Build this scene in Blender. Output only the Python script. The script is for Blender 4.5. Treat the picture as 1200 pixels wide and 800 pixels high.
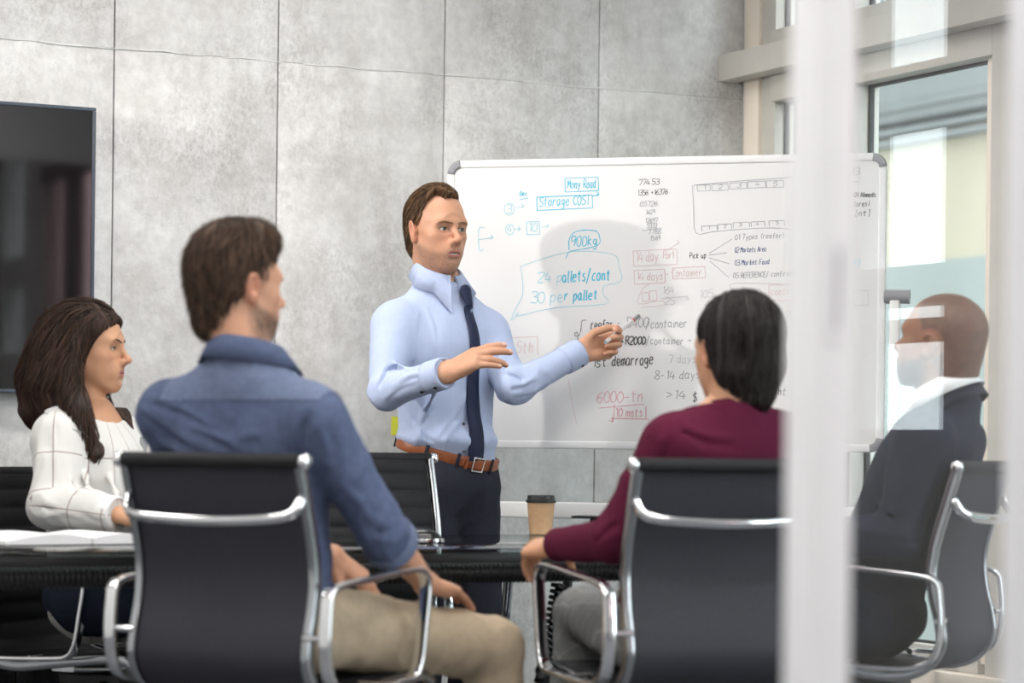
import bpy, bmesh, math, random
import numpy as np
from mathutils import Vector, Matrix
random.seed(7)
np.random.seed(7)
scene = bpy.context.scene
for o in list(bpy.data.objects):
    bpy.data.objects.remove(o)
COL = scene.collection

# ------------------------------------------------------------------ camera
F = 3050.0            # focal length in pixels of the 1200x800 frame
HC = 0.985            # camera height
HY = 525.0            # horizon row
ROLL = 0.012
cam_d = bpy.data.cameras.new('camera')
cam_d.sensor_width = 36.0
cam_d.lens = F / 1200 * 36.0
cam_d.shift_y = (HY - 400) / 1200
cam_d.dof.use_dof = True
cam_d.dof.focus_distance = 7.75
cam_d.dof.aperture_fstop = 2.4
cam_d.clip_start = 0.05
cam = bpy.data.objects.new('camera', cam_d)
COL.objects.link(cam)
cam.matrix_world = Matrix.Translation((0, 0, HC)) @ Matrix.Rotation(math.pi / 2, 4, 'X') @ Matrix.Rotation(ROLL, 4, 'Z')
scene.camera = cam

def P(px, py, Y):
    """photo pixel + depth -> world point"""
    dx, dy = px - 600.0, HY - py
    c, s = math.cos(ROLL), math.sin(ROLL)
    x, z = dx * c - dy * s, dx * s + dy * c
    return Vector((x / F * Y, Y, HC + z / F * Y))

# ------------------------------------------------------------------ world, exposure
w = bpy.data.worlds.new('sky')
scene.world = w
w.use_nodes = True
bg = w.node_tree.nodes['Background']
bg.inputs['Color'].default_value = (0.90, 0.95, 1.0, 1)
bg.inputs['Strength'].default_value = 6.5
scene.view_settings.view_transform = 'Standard'
scene.view_settings.look = 'None'
scene.view_settings.exposure = 0.22
scene.view_settings.gamma = 1.0
PANEL_POWER = 18.0      # emission of the ceiling light panels
SPOT_POWER = 240.0

# room axes: U along the concrete wall (to the right and away), V towards that wall
A = math.atan(0.5)
U = Vector((math.cos(A), math.sin(A), 0))
V = Vector((-math.sin(A), math.cos(A), 0))
Z = Vector((0, 0, 1))
ROOM = Matrix.Rotation(A, 4, 'Z')
WALL0 = P(525, 525, 8.45)      # a point of the concrete wall
def wall_hit(px, py, off=0.0):
    d = P(px, py, 1.0) - Vector((0, 0, HC))
    k = (WALL0 - V * off - Vector((0, 0, HC))).dot(V) / d.dot(V)
    return Vector((0, 0, HC)) + d * k
def rc(p):               # world -> room coords (u, v, z), origin WALL0 projected on the floor
    q = Vector(p) - Vector((WALL0.x, WALL0.y, 0))
    return Vector((q.dot(U), q.dot(V), q.z))
def rw(u, v, z=0.0):
    return Vector((WALL0.x, WALL0.y, 0)) + U * u + V * v + Z * z

# ------------------------------------------------------------------ materials
def mat(name, col, rough=0.5, metal=0.0, spec=0.5, noise=0.0, nscale=20.0, bump=0.0, bscale=80.0,
        sheen=0.0, stretch=(1, 1, 1), coat=0.0, sss=0.0):
    m = bpy.data.materials.new(name)
    m.use_nodes = True
    nt = m.node_tree
    b = nt.nodes['Principled BSDF']
    b.inputs['Base Color'].default_value = (*col, 1)
    b.inputs['Roughness'].default_value = rough
    b.inputs['Metallic'].default_value = metal
    b.inputs['Specular IOR Level'].default_value = spec
    if sheen:
        b.inputs['Sheen Weight'].default_value = sheen
    if coat:
        b.inputs['Coat Weight'].default_value = coat
    if sss:
        b.inputs['Subsurface Weight'].default_value = sss
        b.inputs['Subsurface Radius'].default_value = (0.012, 0.005, 0.003)
        b.inputs['Subsurface Scale'].default_value = 0.6
    tc = nt.nodes.new('ShaderNodeTexCoord')
    mp = nt.nodes.new('ShaderNodeMapping')
    mp.inputs['Scale'].default_value = stretch
    nt.links.new(tc.outputs['Object'], mp.inputs['Vector'])
    if noise:
        n = nt.nodes.new('ShaderNodeTexNoise')
        n.inputs['Scale'].default_value = nscale
        n.inputs['Detail'].default_value = 4
        nt.links.new(mp.outputs[0], n.inputs['Vector'])
        r = nt.nodes.new('ShaderNodeMapRange')
        r.inputs['From Min'].default_value = 0.3
        r.inputs['From Max'].default_value = 0.7
        r.inputs['To Min'].default_value = 1 - noise
        r.inputs['To Max'].default_value = 1 + noise
        nt.links.new(n.outputs['Fac'], r.inputs['Value'])
        mx = nt.nodes.new('ShaderNodeMix'); mx.data_type = 'RGBA'; mx.blend_type = 'MULTIPLY'
        mx.inputs['Factor'].default_value = 1
        mx.inputs[6].default_value = (*col, 1)
        nt.links.new(r.outputs[0], mx.inputs[7])
        nt.links.new(mx.outputs[2], b.inputs['Base Color'])
    if bump:
        n2 = nt.nodes.new('ShaderNodeTexNoise')
        n2.inputs['Scale'].default_value = bscale
        n2.inputs['Detail'].default_value = 3
        nt.links.new(mp.outputs[0], n2.inputs['Vector'])
        bp = nt.nodes.new('ShaderNodeBump')
        bp.inputs['Strength'].default_value = bump
        bp.inputs['Distance'].default_value = 0.004
        nt.links.new(n2.outputs['Fac'], bp.inputs['Height'])
        nt.links.new(bp.outputs[0], b.inputs['Normal'])
    return m

def attr_mat(name, rough=0.5, spec=0.4, bump=0.0, bscale=200.0, sss=0.0, sheen=0.0):
    """colour comes from the mesh's own colour attribute"""
    m = mat(name, (0.5, 0.5, 0.5), rough, spec=spec, bump=bump, bscale=bscale, sss=sss, sheen=sheen)
    nt = m.node_tree
    a = nt.nodes.new('ShaderNodeAttribute'); a.attribute_name = 'col'
    nt.links.new(a.outputs['Color'], nt.nodes['Principled BSDF'].inputs['Base Color'])
    return m

def emit(name, col, s):
    m = bpy.data.materials.new(name); m.use_nodes = True
    nt = m.node_tree; nt.nodes.clear()
    e = nt.nodes.new('ShaderNodeEmission'); e.inputs[0].default_value = (*col, 1); e.inputs[1].default_value = s
    o = nt.nodes.new('ShaderNodeOutputMaterial'); nt.links.new(e.outputs[0], o.inputs[0])
    return m

def glass_mat(name, tint=(1, 1, 1), r0=0.043, rough=0.0):
    """clear sheet: straight-through light plus a mirror reflection that grows at grazing angles (Schlick)"""
    m = bpy.data.materials.new(name); m.use_nodes = True
    nt = m.node_tree; nt.nodes.clear()
    t = nt.nodes.new('ShaderNodeBsdfTransparent'); t.inputs[0].default_value = (*tint, 1)
    g = nt.nodes.new('ShaderNodeBsdfGlossy'); g.inputs['Roughness'].default_value = rough
    g.inputs[0].default_value = (1, 1, 1, 1)
    lw = nt.nodes.new('ShaderNodeLayerWeight'); lw.inputs[0].default_value = 0.5
    pw = nt.nodes.new('ShaderNodeMath'); pw.operation = 'POWER'; pw.inputs[1].default_value = 5
    nt.links.new(lw.outputs['Facing'], pw.inputs[0])
    mm = nt.nodes.new('ShaderNodeMath'); mm.operation = 'MULTIPLY_ADD'; mm.inputs[1].default_value = 1 - r0; mm.inputs[2].default_value = r0
    nt.links.new(pw.outputs[0], mm.inputs[0])
    x = nt.nodes.new('ShaderNodeMixShader')
    nt.links.new(mm.outputs[0], x.inputs[0]); nt.links.new(t.outputs[0], x.inputs[1]); nt.links.new(g.outputs[0], x.inputs[2])
    o = nt.nodes.new('ShaderNodeOutputMaterial'); nt.links.new(x.outputs[0], o.inputs[0])
    return m

def concrete_mat():
    m = bpy.data.materials.new('concrete'); m.use_nodes = True
    nt = m.node_tree; b = nt.nodes['Principled BSDF']
    b.inputs['Roughness'].default_value = 0.75
    b.inputs['Specular IOR Level'].default_value = 0.25
    geo = nt.nodes.new('ShaderNodeNewGeometry')
    def noise(scale, detail=6, rough=0.6, st=(1, 1, 1)):
        mp = nt.nodes.new('ShaderNodeMapping'); mp.inputs['Scale'].default_value = st
        nt.links.new(geo.outputs['Position'], mp.inputs[0])
        n = nt.nodes.new('ShaderNodeTexNoise'); n.inputs['Scale'].default_value = scale
        n.inputs['Detail'].default_value = detail; n.inputs['Roughness'].default_value = rough
        nt.links.new(mp.outputs[0], n.inputs['Vector'])
        return n
    def ramp(n, stops):
        r = nt.nodes.new('ShaderNodeValToRGB')
        e = r.color_ramp.elements
        e[0].position, e[0].color = stops[0][0], (*stops[0][1], 1)
        e[1].position, e[1].color = stops[1][0], (*stops[1][1], 1)
        for p_, c_ in stops[2:]:
            x = e.new(p_); x.color = (*c_, 1)
        nt.links.new(n.outputs['Fac'], r.inputs[0])
        return r
    def mul(a, b_, fac=1.0, mode='MULTIPLY'):
        x = nt.nodes.new('ShaderNodeMix'); x.data_type = 'RGBA'; x.blend_type = mode
        x.inputs['Factor'].default_value = fac
        nt.links.new(a, x.inputs[6]); nt.links.new(b_, x.inputs[7])
        return x.outputs[2]
    base = ramp(noise(1.3, 5, 0.55), [(0.3, (0.64, 0.635, 0.63)), (0.72, (0.80, 0.80, 0.795))])
    blot = ramp(noise(4.5, 8, 0.72), [(0.30, (0.70, 0.68, 0.67)), (0.58, (1, 1, 1))])
    # pitted stains: many small dark flecks gathered where a large noise is high
    big = ramp(noise(2.3, 4, 0.6), [(0.42, (0, 0, 0)), (0.72, (1, 1, 1))])
    fl = ramp(noise(95, 6, 0.8, (1, 1, 0.7)), [(0.36, (0.50, 0.49, 0.49)), (0.56, (1, 1, 1))])
    fine = ramp(noise(26, 6, 0.7), [(0.3, (0.84, 0.84, 0.84)), (0.7, (1.06, 1.06, 1.06))])
    vert = ramp(noise(9, 4, 0.6, (1, 1, 0.12)), [(0.3, (0.9, 0.89, 0.88)), (0.65, (1.04, 1.04, 1.04))])
    c = mul(base.outputs[0], blot.outputs[0], 0.75)
    c = mul(c, fine.outputs[0]); c = mul(c, vert.outputs[0])
    x = nt.nodes.new('ShaderNodeMix'); x.data_type = 'RGBA'; x.blend_type = 'MULTIPLY'
    mm = nt.nodes.new('ShaderNodeMath'); mm.operation = 'MULTIPLY'; mm.inputs[1].default_value = 0.75
    nt.links.new(big.outputs[0], mm.inputs[0]); nt.links.new(mm.outputs[0], x.inputs['Factor'])
    nt.links.new(c, x.inputs[6]); nt.links.new(fl.outputs[0], x.inputs[7])
    nt.links.new(x.outputs[2], b.inputs['Base Color'])
    bp = nt.nodes.new('ShaderNodeBump'); bp.inputs['Strength'].default_value = 0.25; bp.inputs['Distance'].default_value = 0.004
    nt.links.new(noise(60, 5, 0.7).outputs['Fac'], bp.inputs['Height'])
    nt.links.new(bp.outputs[0], b.inputs['Normal'])
    return m

def plaid_mat(name, base, line, pu, pv, wu, wv, rough=0.75, bump=0.15):
    """checked cloth: thin lines on the cloth's own (u, v) coordinates"""
    m = mat(name, base, rough, spec=0.2, bump=bump, bscale=300)
    nt = m.node_tree; b = nt.nodes['Principled BSDF']
    a = nt.nodes.new('ShaderNodeAttribute'); a.attribute_name = 'cloth'
    sp = nt.nodes.new('ShaderNodeSeparateXYZ'); nt.links.new(a.outputs['Vector'], sp.inputs[0])
    fac = None
    for out, per, wd in ((sp.outputs[0], pu, wu), (sp.outputs[1], pv, wv)):
        d = nt.nodes.new('ShaderNodeMath'); d.operation = 'PINGPONG'; d.inputs[1].default_value = per / 2
        nt.links.new(out, d.inputs[0])
        l = nt.nodes.new('ShaderNodeMath'); l.operation = 'LESS_THAN'; l.inputs[1].default_value = wd / 2
        nt.links.new(d.outputs[0], l.inputs[0])
        if fac is None: fac = l.outputs[0]
        else:
            mx = nt.nodes.new('ShaderNodeMath'); mx.operation = 'MAXIMUM'
            nt.links.new(fac, mx.inputs[0]); nt.links.new(l.outputs[0], mx.inputs[1]); fac = mx.outputs[0]
    mix = nt.nodes.new('ShaderNodeMix'); mix.data_type = 'RGBA'
    mix.inputs[6].default_value = (*base, 1); mix.inputs[7].default_value = (*line, 1)
    nt.links.new(fac, mix.inputs['Factor']); nt.links.new(mix.outputs[2], b.inputs['Base Color'])
    return m

M = {}
M['concrete'] = concrete_mat()
M['joint'] = mat('joint_mortar', (0.16, 0.16, 0.16), 0.9)
M['carpet'] = mat('carpet', (0.16, 0.165, 0.175), 0.95, spec=0.1, noise=0.3, nscale=220, bump=0.5, bscale=500)
M['plaster'] = mat('white_plaster', (0.80, 0.80, 0.79), 0.8, spec=0.2, noise=0.03, nscale=8)
M['ceiling'] = mat('ceiling_paint', (0.78, 0.78, 0.77), 0.9, spec=0.1, noise=0.02, nscale=6)
M['alu'] = mat('anodised_frame', (0.52, 0.50, 0.46), 0.45, spec=0.4, noise=0.04, nscale=12)
M['cream'] = mat('cream_post', (0.78, 0.70, 0.61), 0.6, spec=0.3, noise=0.03, nscale=9)
M['white_lacquer'] = mat('white_lacquer', (0.90, 0.90, 0.93), 0.35, spec=0.5, noise=0.01, nscale=5)
M['gasket'] = mat('black_gasket', (0.03, 0.03, 0.03), 0.6)
M['chrome'] = mat('chrome', (0.80, 0.80, 0.82), 0.10, metal=1.0, noise=0.02, nscale=30)
M['alu_polished'] = mat('polished_aluminium', (0.40, 0.41, 0.43), 0.18, metal=1.0, noise=0.02, nscale=30)
M['mesh_black'] = mat('black_leather', (0.012, 0.012, 0.014), 0.6, spec=0.25, noise=0.12, nscale=60, bump=0.12, bscale=350)
M['mesh_back'] = mat('charcoal_backing', (0.022, 0.022, 0.030), 0.62, spec=0.4, noise=0.1, nscale=90, bump=0.2, bscale=700)
M['plastic'] = mat('black_plastic', (0.012, 0.012, 0.013), 0.4, spec=0.5, noise=0.1, nscale=40)
M['gloss_black'] = mat('black_gloss', (0.008, 0.008, 0.009), 0.12, spec=0.5, noise=0.05, nscale=10)
M['table_glass'] = glass_mat('smoked_glass', (0.55, 0.59, 0.59), 0.05, 0.02)
M['glass_edge'] = mat('glass_edge', (0.02, 0.05, 0.045), 0.1, spec=0.8)
M['door_glass'] = glass_mat('door_glass', (0.97, 0.975, 0.98), 0.05)
M['win_glass'] = glass_mat('window_glass', (0.93, 0.96, 0.95), 0.043)
M['board'] = mat('enamel_board', (0.72, 0.72, 0.725), 0.22, spec=0.5, noise=0.01, nscale=3)
M['board_frame'] = mat('pale_frame', (0.74, 0.74, 0.75), 0.35, spec=0.5, noise=0.02, nscale=20)
M['silver'] = mat('silver_frame', (0.66, 0.66, 0.67), 0.3, metal=0.6, noise=0.03, nscale=20)
M['grey_plastic'] = mat('grey_plastic', (0.25, 0.25, 0.27), 0.4, noise=0.05, nscale=20)
M['white_tube'] = mat('white_tube', (0.84, 0.84, 0.84), 0.35, noise=0.01, nscale=10)
M['screen'] = mat('screen_glass', (0.006, 0.005, 0.006), 0.04, spec=0.7, noise=0.02, nscale=4)
M['bezel'] = mat('steel_blue_bezel', (0.05, 0.06, 0.08), 0.35, metal=0.3, noise=0.03, nscale=20)
M['paper'] = mat('paper', (0.82, 0.81, 0.83), 0.7, spec=0.2, noise=0.02, nscale=30)
M['cup'] = mat('kraft_cup', (0.68, 0.43, 0.25), 0.6, spec=0.3, noise=0.05, nscale=60)
M['sticky'] = mat('sticky_yellow', (0.72, 0.72, 0.06), 0.7, noise=0.03, nscale=20)
M['ext_wall'] = mat('beige_render', (0.17, 0.15, 0.105), 0.9, noise=0.06, nscale=2)
M['ext_grey'] = mat('grey_render', (0.07, 0.076, 0.074), 0.9, noise=0.06, nscale=2)
M['ext_low'] = mat('olive_render', (0.105, 0.118, 0.108), 0.9, noise=0.06, nscale=2)
M['panel_light'] = emit('panel_light', (1.0, 0.97, 0.93), PANEL_POWER)

# ------------------------------------------------------------------ object helpers
def tag(o, label=None, cat=None, group=None, kind=None):
    if label: o['label'] = label
    if cat: o['category'] = cat
    if group: o['group'] = group
    if kind: o['kind'] = kind
    return o

def empty(name, label, cat, loc=(0, 0, 0), rz=0.0, group=None, kind=None):
    o = bpy.data.objects.new(name, None)
    COL.objects.link(o)
    o.location = loc; o.rotation_euler = (0, 0, rz)
    o.empty_display_size = 0.1
    return tag(o, label, cat, group, kind)

def link_mesh(name, verts, faces, material, parent=None, smooth=True, world=False, cols=None, vec=None, fmats=None):
    me = bpy.data.meshes.new(name)
    verts = np.asarray(verts, dtype=np.float32)
    if isinstance(faces, np.ndarray):
        nf, k = faces.shape
        me.vertices.add(len(verts)); me.vertices.foreach_set('co', verts.ravel())
        me.loops.add(nf * k); me.loops.foreach_set('vertex_index', faces.astype(np.int32).ravel())
        me.polygons.add(nf); me.polygons.foreach_set('loop_start', np.arange(0, nf * k, k, dtype=np.int32))
        me.update(calc_edges=True)
    else:
        me.from_pydata(verts.tolist(), [], faces)
        me.update()
    me.validate()
    if smooth:
        me.polygons.foreach_set('use_smooth', np.ones(len(me.polygons), dtype=bool))
    mats = material if isinstance(material, (list, tuple)) else [material]
    for m_ in mats: me.materials.append(m_)
    if fmats is not None:
        me.polygons.foreach_set('material_index', np.asarray(fmats, dtype=np.int32))
    if cols is not None:
        a = me.attributes.new('col', 'FLOAT_COLOR', 'POINT')
        c4 = np.ones((len(verts), 4), dtype=np.float32); c4[:, :3] = cols
        a.data.foreach_set('color', c4.ravel())
    if vec is not None:
        a = me.attributes.new('cloth', 'FLOAT_VECTOR', 'POINT')
        a.data.foreach_set('vector', np.asarray(vec, dtype=np.float32).ravel())
    o = bpy.data.objects.new(name, me)
    COL.objects.link(o)
    if parent is not None: o.parent = parent
    return o

def catmull(pts, n=8, closed=False):
    pts = [Vector(p) for p in pts]
    out = []
    m = len(pts)
    rng = range(m) if closed else range(m - 1)
    for i in rng:
        if closed:
            p0, p1, p2, p3 = pts[i - 1], pts[i], pts[(i + 1) % m], pts[(i + 2) % m]
        else:
            p1, p2 = pts[i], pts[i + 1]
            p0 = pts[i - 1] if i > 0 else p1 * 2 - p2
            p3 = pts[i + 2] if i + 2 < m else p2 * 2 - p1
        for j in range(n):
            t = j / n
            out.append(0.5 * ((2 * p1) + (p2 - p0) * t + (2 * p0 - 5 * p1 + 4 * p2 - p3) * t * t + (3 * p1 - p0 - 3 * p2 + p3) * t ** 3))
    if not closed: out.append(pts[-1])
    return out

class MB:
    """collects shapes into ONE mesh"""
    def __init__(s): s.v = []; s.f = []
    def add(s, vs, fs):
        b = len(s.v); s.v += [tuple(x) for x in vs]; s.f += [tuple(i + b for i in f) for f in fs]; return s
    def box(s, c, d, R=None, bev=0.0):
        c = Vector(c); hx, hy, hz = d[0] / 2, d[1] / 2, d[2] / 2
        if bev <= 0:
            vs = [Vector((x, y, z)) for x in (-hx, hx) for y in (-hy, hy) for z in (-hz, hz)]
            fs = [(0, 1, 3, 2), (4, 6, 7, 5), (0, 4, 5, 1), (2, 3, 7, 6), (0, 2, 6, 4), (1, 5, 7, 3)]
        else:
            bm = bmesh.new(); bmesh.ops.create_cube(bm, size=1)
            for v in bm.verts: v.co = Vector((v.co.x * d[0], v.co.y * d[1], v.co.z * d[2]))
            bmesh.ops.bevel(bm, geom=bm.edges[:] , offset=min(bev, min(d) * 0.45), segments=2, affect='EDGES', profile=0.6)
            bm.verts.index_update()
            vs = [v.co.copy() for v in bm.verts]; fs = [tuple(v.index for v in f.verts) for f in bm.faces]; bm.free()
        if R is not None: vs = [R @ v for v in vs]
        return s.add([v + c for v in vs], fs)
    def sweep(s, path, sec, up=(0, 0, 1), closed=False, scale=None, cap=True):
        path = [Vector(p) for p in path]; n = len(path); m = len(sec)
        vs = []; prev = Vector(up)
        for i, p in enumerate(path):
            if closed: t = path[(i + 1) % n] - path[i - 1]
            else: t = path[min(i + 1, n - 1)] - path[max(i - 1, 0)]
            t.normalize()
            side = t.cross(prev)
            if side.length < 1e-5: side = t.cross(Vector((0.31, 0.95, 0.1)))
            side.normalize(); upv = side.cross(t).normalized(); prev = upv
            k = scale[i] if scale else 1.0
            for a, b in sec: vs.append(p + side * a * k + upv * b * k)
        fs = []
        for i in range(n if closed else n - 1):
            j = (i + 1) % n
            for q in range(m):
                r = (q + 1) % m
                fs.append((i * m + q, i * m + r, j * m + r, j * m + q))
        if cap and not closed:
            fs.append(tuple(range(m - 1, -1, -1))); fs.append(tuple((n - 1) * m + q for q in range(m)))
        return s.add(vs, fs)
    def tube(s, path, r, n=10, scale=None, closed=False, up=(0, 0, 1)):
        return s.sweep(path, [(r * math.cos(2 * math.pi * i / n), r * math.sin(2 * math.pi * i / n)) for i in range(n)], up, closed, scale)
    def cyl(s, a, b, r, n=20, r2=None):
        a, b = Vector(a), Vector(b)
        return s.tube([a, b], r, n, [1.0, (r2 if r2 is not None else r) / r], up=(0.3, 0.9, 0.1))
    def lathe(s, prof, n=32, c=(0, 0, 0)):
        c = Vector(c); vs = []; fs = []
        for r, z in prof:
            for i in range(n):
                a = 2 * math.pi * i / n
                vs.append(c + Vector((r * math.cos(a), r * math.sin(a), z)))
        for k in range(len(prof) - 1):
            for i in range(n):
                j = (i + 1) % n
                fs.append((k * n + i, k * n + j, (k + 1) * n + j, (k + 1) * n + i))
        return s.add(vs, fs)
    def build(s, name, material, parent=None, smooth=False, auto=None):
        o = link_mesh(name, np.array([tuple(v) for v in s.v], dtype=np.float32), s.f, material, parent, smooth)
        if auto is not None:
            bm = bmesh.new(); bm.from_mesh(o.data)
            bmesh.ops.recalc_face_normals(bm, faces=bm.faces[:])
            for e in bm.edges:
                if len(e.link_faces) == 2 and e.calc_face_angle(0) > auto: e.smooth = False
            for f in bm.faces: f.smooth = True
            bm.to_mesh(o.data); bm.free()
        return o

def oval(a, b, n=12):
    return [(a * math.cos(2 * math.pi * i / n), b * math.sin(2 * math.pi * i / n)) for i in range(n)]
def rrect(a, b, r, n=3):
    out = []
    for cx, cy, a0 in ((a - r, b - r, 0), (-a + r, b - r, 90), (-a + r, -b + r, 180), (a - r, -b + r, 270)):
        for i in range(n + 1):
            t = math.radians(a0 + 90 * i / n); out.append((cx + r * math.cos(t), cy + r * math.sin(t)))
    return out
# ------------------------------------------------------------------ the room
UC = rc(wall_hit(868, 400)).x          # facade (window wall) plane
U_LEFT, V_NEAR, ZC = -4.7, -11.0, 3.0
RM = Matrix.Translation((WALL0.x, WALL0.y, 0)) @ ROOM
def in_room(o):
    o.matrix_world = RM @ o.matrix_world
    return o
def span(mb, u0, u1, v0, v1, z0, z1, bev=0.0):
    return mb.box(((u0 + u1) / 2, (v0 + v1) / 2, (z0 + z1) / 2), (abs(u1 - u0), abs(v1 - v0), abs(z1 - z0)), bev=bev)
def room_obj(name, mb, m, parent=None, **k):
    o = mb.build(name, m, parent, **k)
    if parent is None: in_room(o)
    return o

tag(room_obj('floor', span(MB(), U_LEFT, UC, V_NEAR, 0.03, -0.1, 0), M['carpet']), kind='structure')
tag(room_obj('ceiling', span(MB(), U_LEFT, UC + .12, V_NEAR, 0.03, ZC, ZC + .12), M['ceiling']), kind='structure')
tag(room_obj('wall_left', span(MB(), U_LEFT - .12, U_LEFT, V_NEAR, 0.15, -.1, ZC + .1), M['plaster']), kind='structure')
tag(room_obj('wall_near', span(MB(), U_LEFT - .12, UC + .12, V_NEAR - .12, V_NEAR, -.1, ZC + .1), M['plaster']), kind='structure')
# concrete wall: recessed backing, each cast panel its own piece
wb = room_obj('wall_back', span(MB(), U_LEFT - .12, UC + .12, 0.03, 0.15, -.1, ZC + .1), M['joint'])
tag(wb, kind='structure')
js = [rc(wall_hit(px, 150)).x for px in (133, 325, 520, 701)] + [UC]
js = [js[0] - .6 * k for k in range(6, 0, -1)] + js
js = [j for j in js if j > U_LEFT + .1]
js = [U_LEFT] + js
zs = [0.0, rc(wall_hit(325, 72)).z, ZC]
for i in range(len(js) - 1):
    for k in range(2):
        g = 0.0022
        rnd = random.uniform(0, 0.0015)
        mb = span(MB(), js[i] + g, js[i + 1] - g, -rnd, 0.031, zs[k] + (.0003 if k else 0), zs[k + 1] - (0 if k else .0003), bev=0.0015)
        mb.build('panel', M['concrete'], wb, auto=0.6)
# the thin pale cement fin along the horizontal pour line
fin = MB()
pp = []
for i in range(90):
    u_ = js[0] + (UC - js[0]) * i / 89
    pp.append((u_, -0.0015 + random.uniform(-.0015, .001), zs[1] + random.uniform(-.003, .003)))
i = 0
while i < 84:
    k = random.randint(2, 7)
    fin.sweep(pp[i:i + k + 1], rrect(random.uniform(.0012, .0022), random.uniform(.0012, .0026), .0006), up=(0, 0, 1))
    i += k + random.randint(0, 3)
fin.build('cement_fin', mat('cement', (0.70, 0.70, 0.69), .9, spec=.1, noise=.15, nscale=3), wb)

# facade wall with its openings
W1 = (0.02, 1.53, 0.30, 2.92)
W2 = (2.3, 6.3, 0.30, 2.75)
BAND = [(1.057, 1.333), (1.40, 1.446), (1.565, 2.0), (2.19, 2.9)]
W4 = (7.30, 8.58, 0.95, 2.70)  # unseen opening, added only for what the wall screen mirrors
ops = [W1, W2, W4] + [(9.02, 9.47, a, b) for a, b in BAND]
ts = sorted({-0.15, -V_NEAR} | {o[0] for o in ops} | {o[1] for o in ops})
mb = MB()
for i in range(len(ts) - 1):
    tm = (ts[i] + ts[i + 1]) / 2
    zz = sorted({-.1, ZC + .1} | {z_ for o in ops if o[0] < tm < o[1] for z_ in o[2:]})
    for k in range(len(zz) - 1):
        zm = (zz[k] + zz[k + 1]) / 2
        if any(o[0] < tm < o[1] and o[2] < zm < o[3] for o in ops): continue
        span(mb, UC, UC + .12, -ts[i], -ts[i + 1], zz[k], zz[k + 1])
tag(room_obj('wall_right', mb, M['plaster']), kind='structure')

def bar(parent, name, t0, t1, z0, z1, d0, d1, m, bev=0.004):
    """a frame member of the facade; d = how far it stands into the room (+) or out (-)"""
    return span(MB(), UC - d1, UC - d0, -t0, -t1, z0, z1, bev).build(name, m, parent, auto=0.6)
def window(name):
    o = bpy.data.objects.new(name, None); COL.objects.link(o); o.matrix_world = RM.copy(); o['kind'] = 'structure'
    return o
w1 = window('window_1')
bar(w1, 'corner_post', 0.02, 0.115, 0.30, 2.92, -.06, .012, M['cream'])
bar(w1, 'mullion', 0.115, 0.20, 0.30, 2.92, -.08, .0, M['alu'])
bar(w1, 'mullion', 0.60, 0.70, 0.30, 2.92, -.08, .02, M['alu'])
bar(w1, 'inner_jamb', 1.36, 1.42, 0.36, 2.16, -.08, -.01, M['cream'])
bar(w1, 'jamb', 1.42, 1.53, 0.30, 2.92, -.08, .02, M['alu'])
bar(w1, 'beam', 0.0, 3.2, 2.245, 2.335, .03, .105, M['alu'], .006)
bar(w1, 'transom', 0.20, 0.60, 2.16, 2.40, -.08, .02, M['alu'])
bar(w1, 'transom', 0.70, 1.42, 2.16, 2.40, -.08, .02, M['alu'])
bar(w1, 'sill', 0.0, 1.56, 0.27, 0.33, -.08, .05, M['cream'])
bar(w1, 'bottom_rail', 0.20, 0.60, 0.33, 0.40, -.08, .0, M['alu'])
bar(w1, 'bottom_rail', 0.70, 1.36, 0.33, 0.40, -.08, .0, M['alu'])
for t0, t1, z0, z1 in ((0.20, 0.60, 0.40, 2.16), (0.70, 1.36, 0.40, 2.16), (0.20, 0.60, 2.40, 2.92), (0.70, 1.42, 2.40, 2.92)):
    p_ = bar(w1, 'pane', t0, t1, z0, z1, -.05, -.044, M['win_glass'], 0)
    for a0, a1, b0, b1 in ((t0, t0 + .008, z0, z1), (t1 - .008, t1, z0, z1), (t0, t1, z0, z0 + .008), (t0, t1, z1 - .008, z1)):
        bar(p_, 'gasket', a0, a1, b0, b1, -.056, -.038, M['gasket'], 0)
w2 = window('window_2')
for k in range(5):
    t_ = W2[0] + (W2[1] - W2[0]) * k / 4
    bar(w2, 'mullion', t_ - .04, t_ + .04, W2[2], W2[3], -.08, .02, M['alu'])
for z_ in (W2[2], 1.25, 2.16, W2[3]):
    bar(w2, 'transom', W2[0], W2[1], z_ - .04, z_ + .04, -.07, .01, M['alu'])
for k in range(4):
    t0 = W2[0] + (W2[1] - W2[0]) * k / 4 + .04; t1 = t0 + (W2[1] - W2[0]) / 4 - .08
    for z0, z1 in ((W2[2] + .04, 1.21), (1.29, 2.12), (2.20, W2[3] - .04)):
        bar(w2, 'pane', t0, t1, z0, z1, -.05, -.044, M['win_glass'], 0)
M['bronze_glass'] = glass_mat('bronze_glass', (0.80, 0.66, 0.66), 0.043)  # tint chosen to colour the screen's reflection mauve
w4 = window('added_window')  # added unseen window: gives the wall screen its brownish reflection
bar(w4, 'pane', 7.30, 8.58, 0.95, 2.70, -.05, -.044, M['bronze_glass'], 0)
bar(w4, 'mullion', 7.92, 8.06, 0.95, 2.70, -.08, .02, M['gasket'])  # wide dark bar, shaped to show as a dark form in that reflection
for z_ in (0.97, 1.72, 2.68):
    bar(w4, 'transom', 7.30, 8.58, z_ - .05, z_ + .05, -.07, .01, M['gasket'])
w3 = window('window_3')
for a, b in BAND:
    bar(w3, 'pane', 9.02, 9.47, a, b, -.05, -.046, M['win_glass'], 0)

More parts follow.
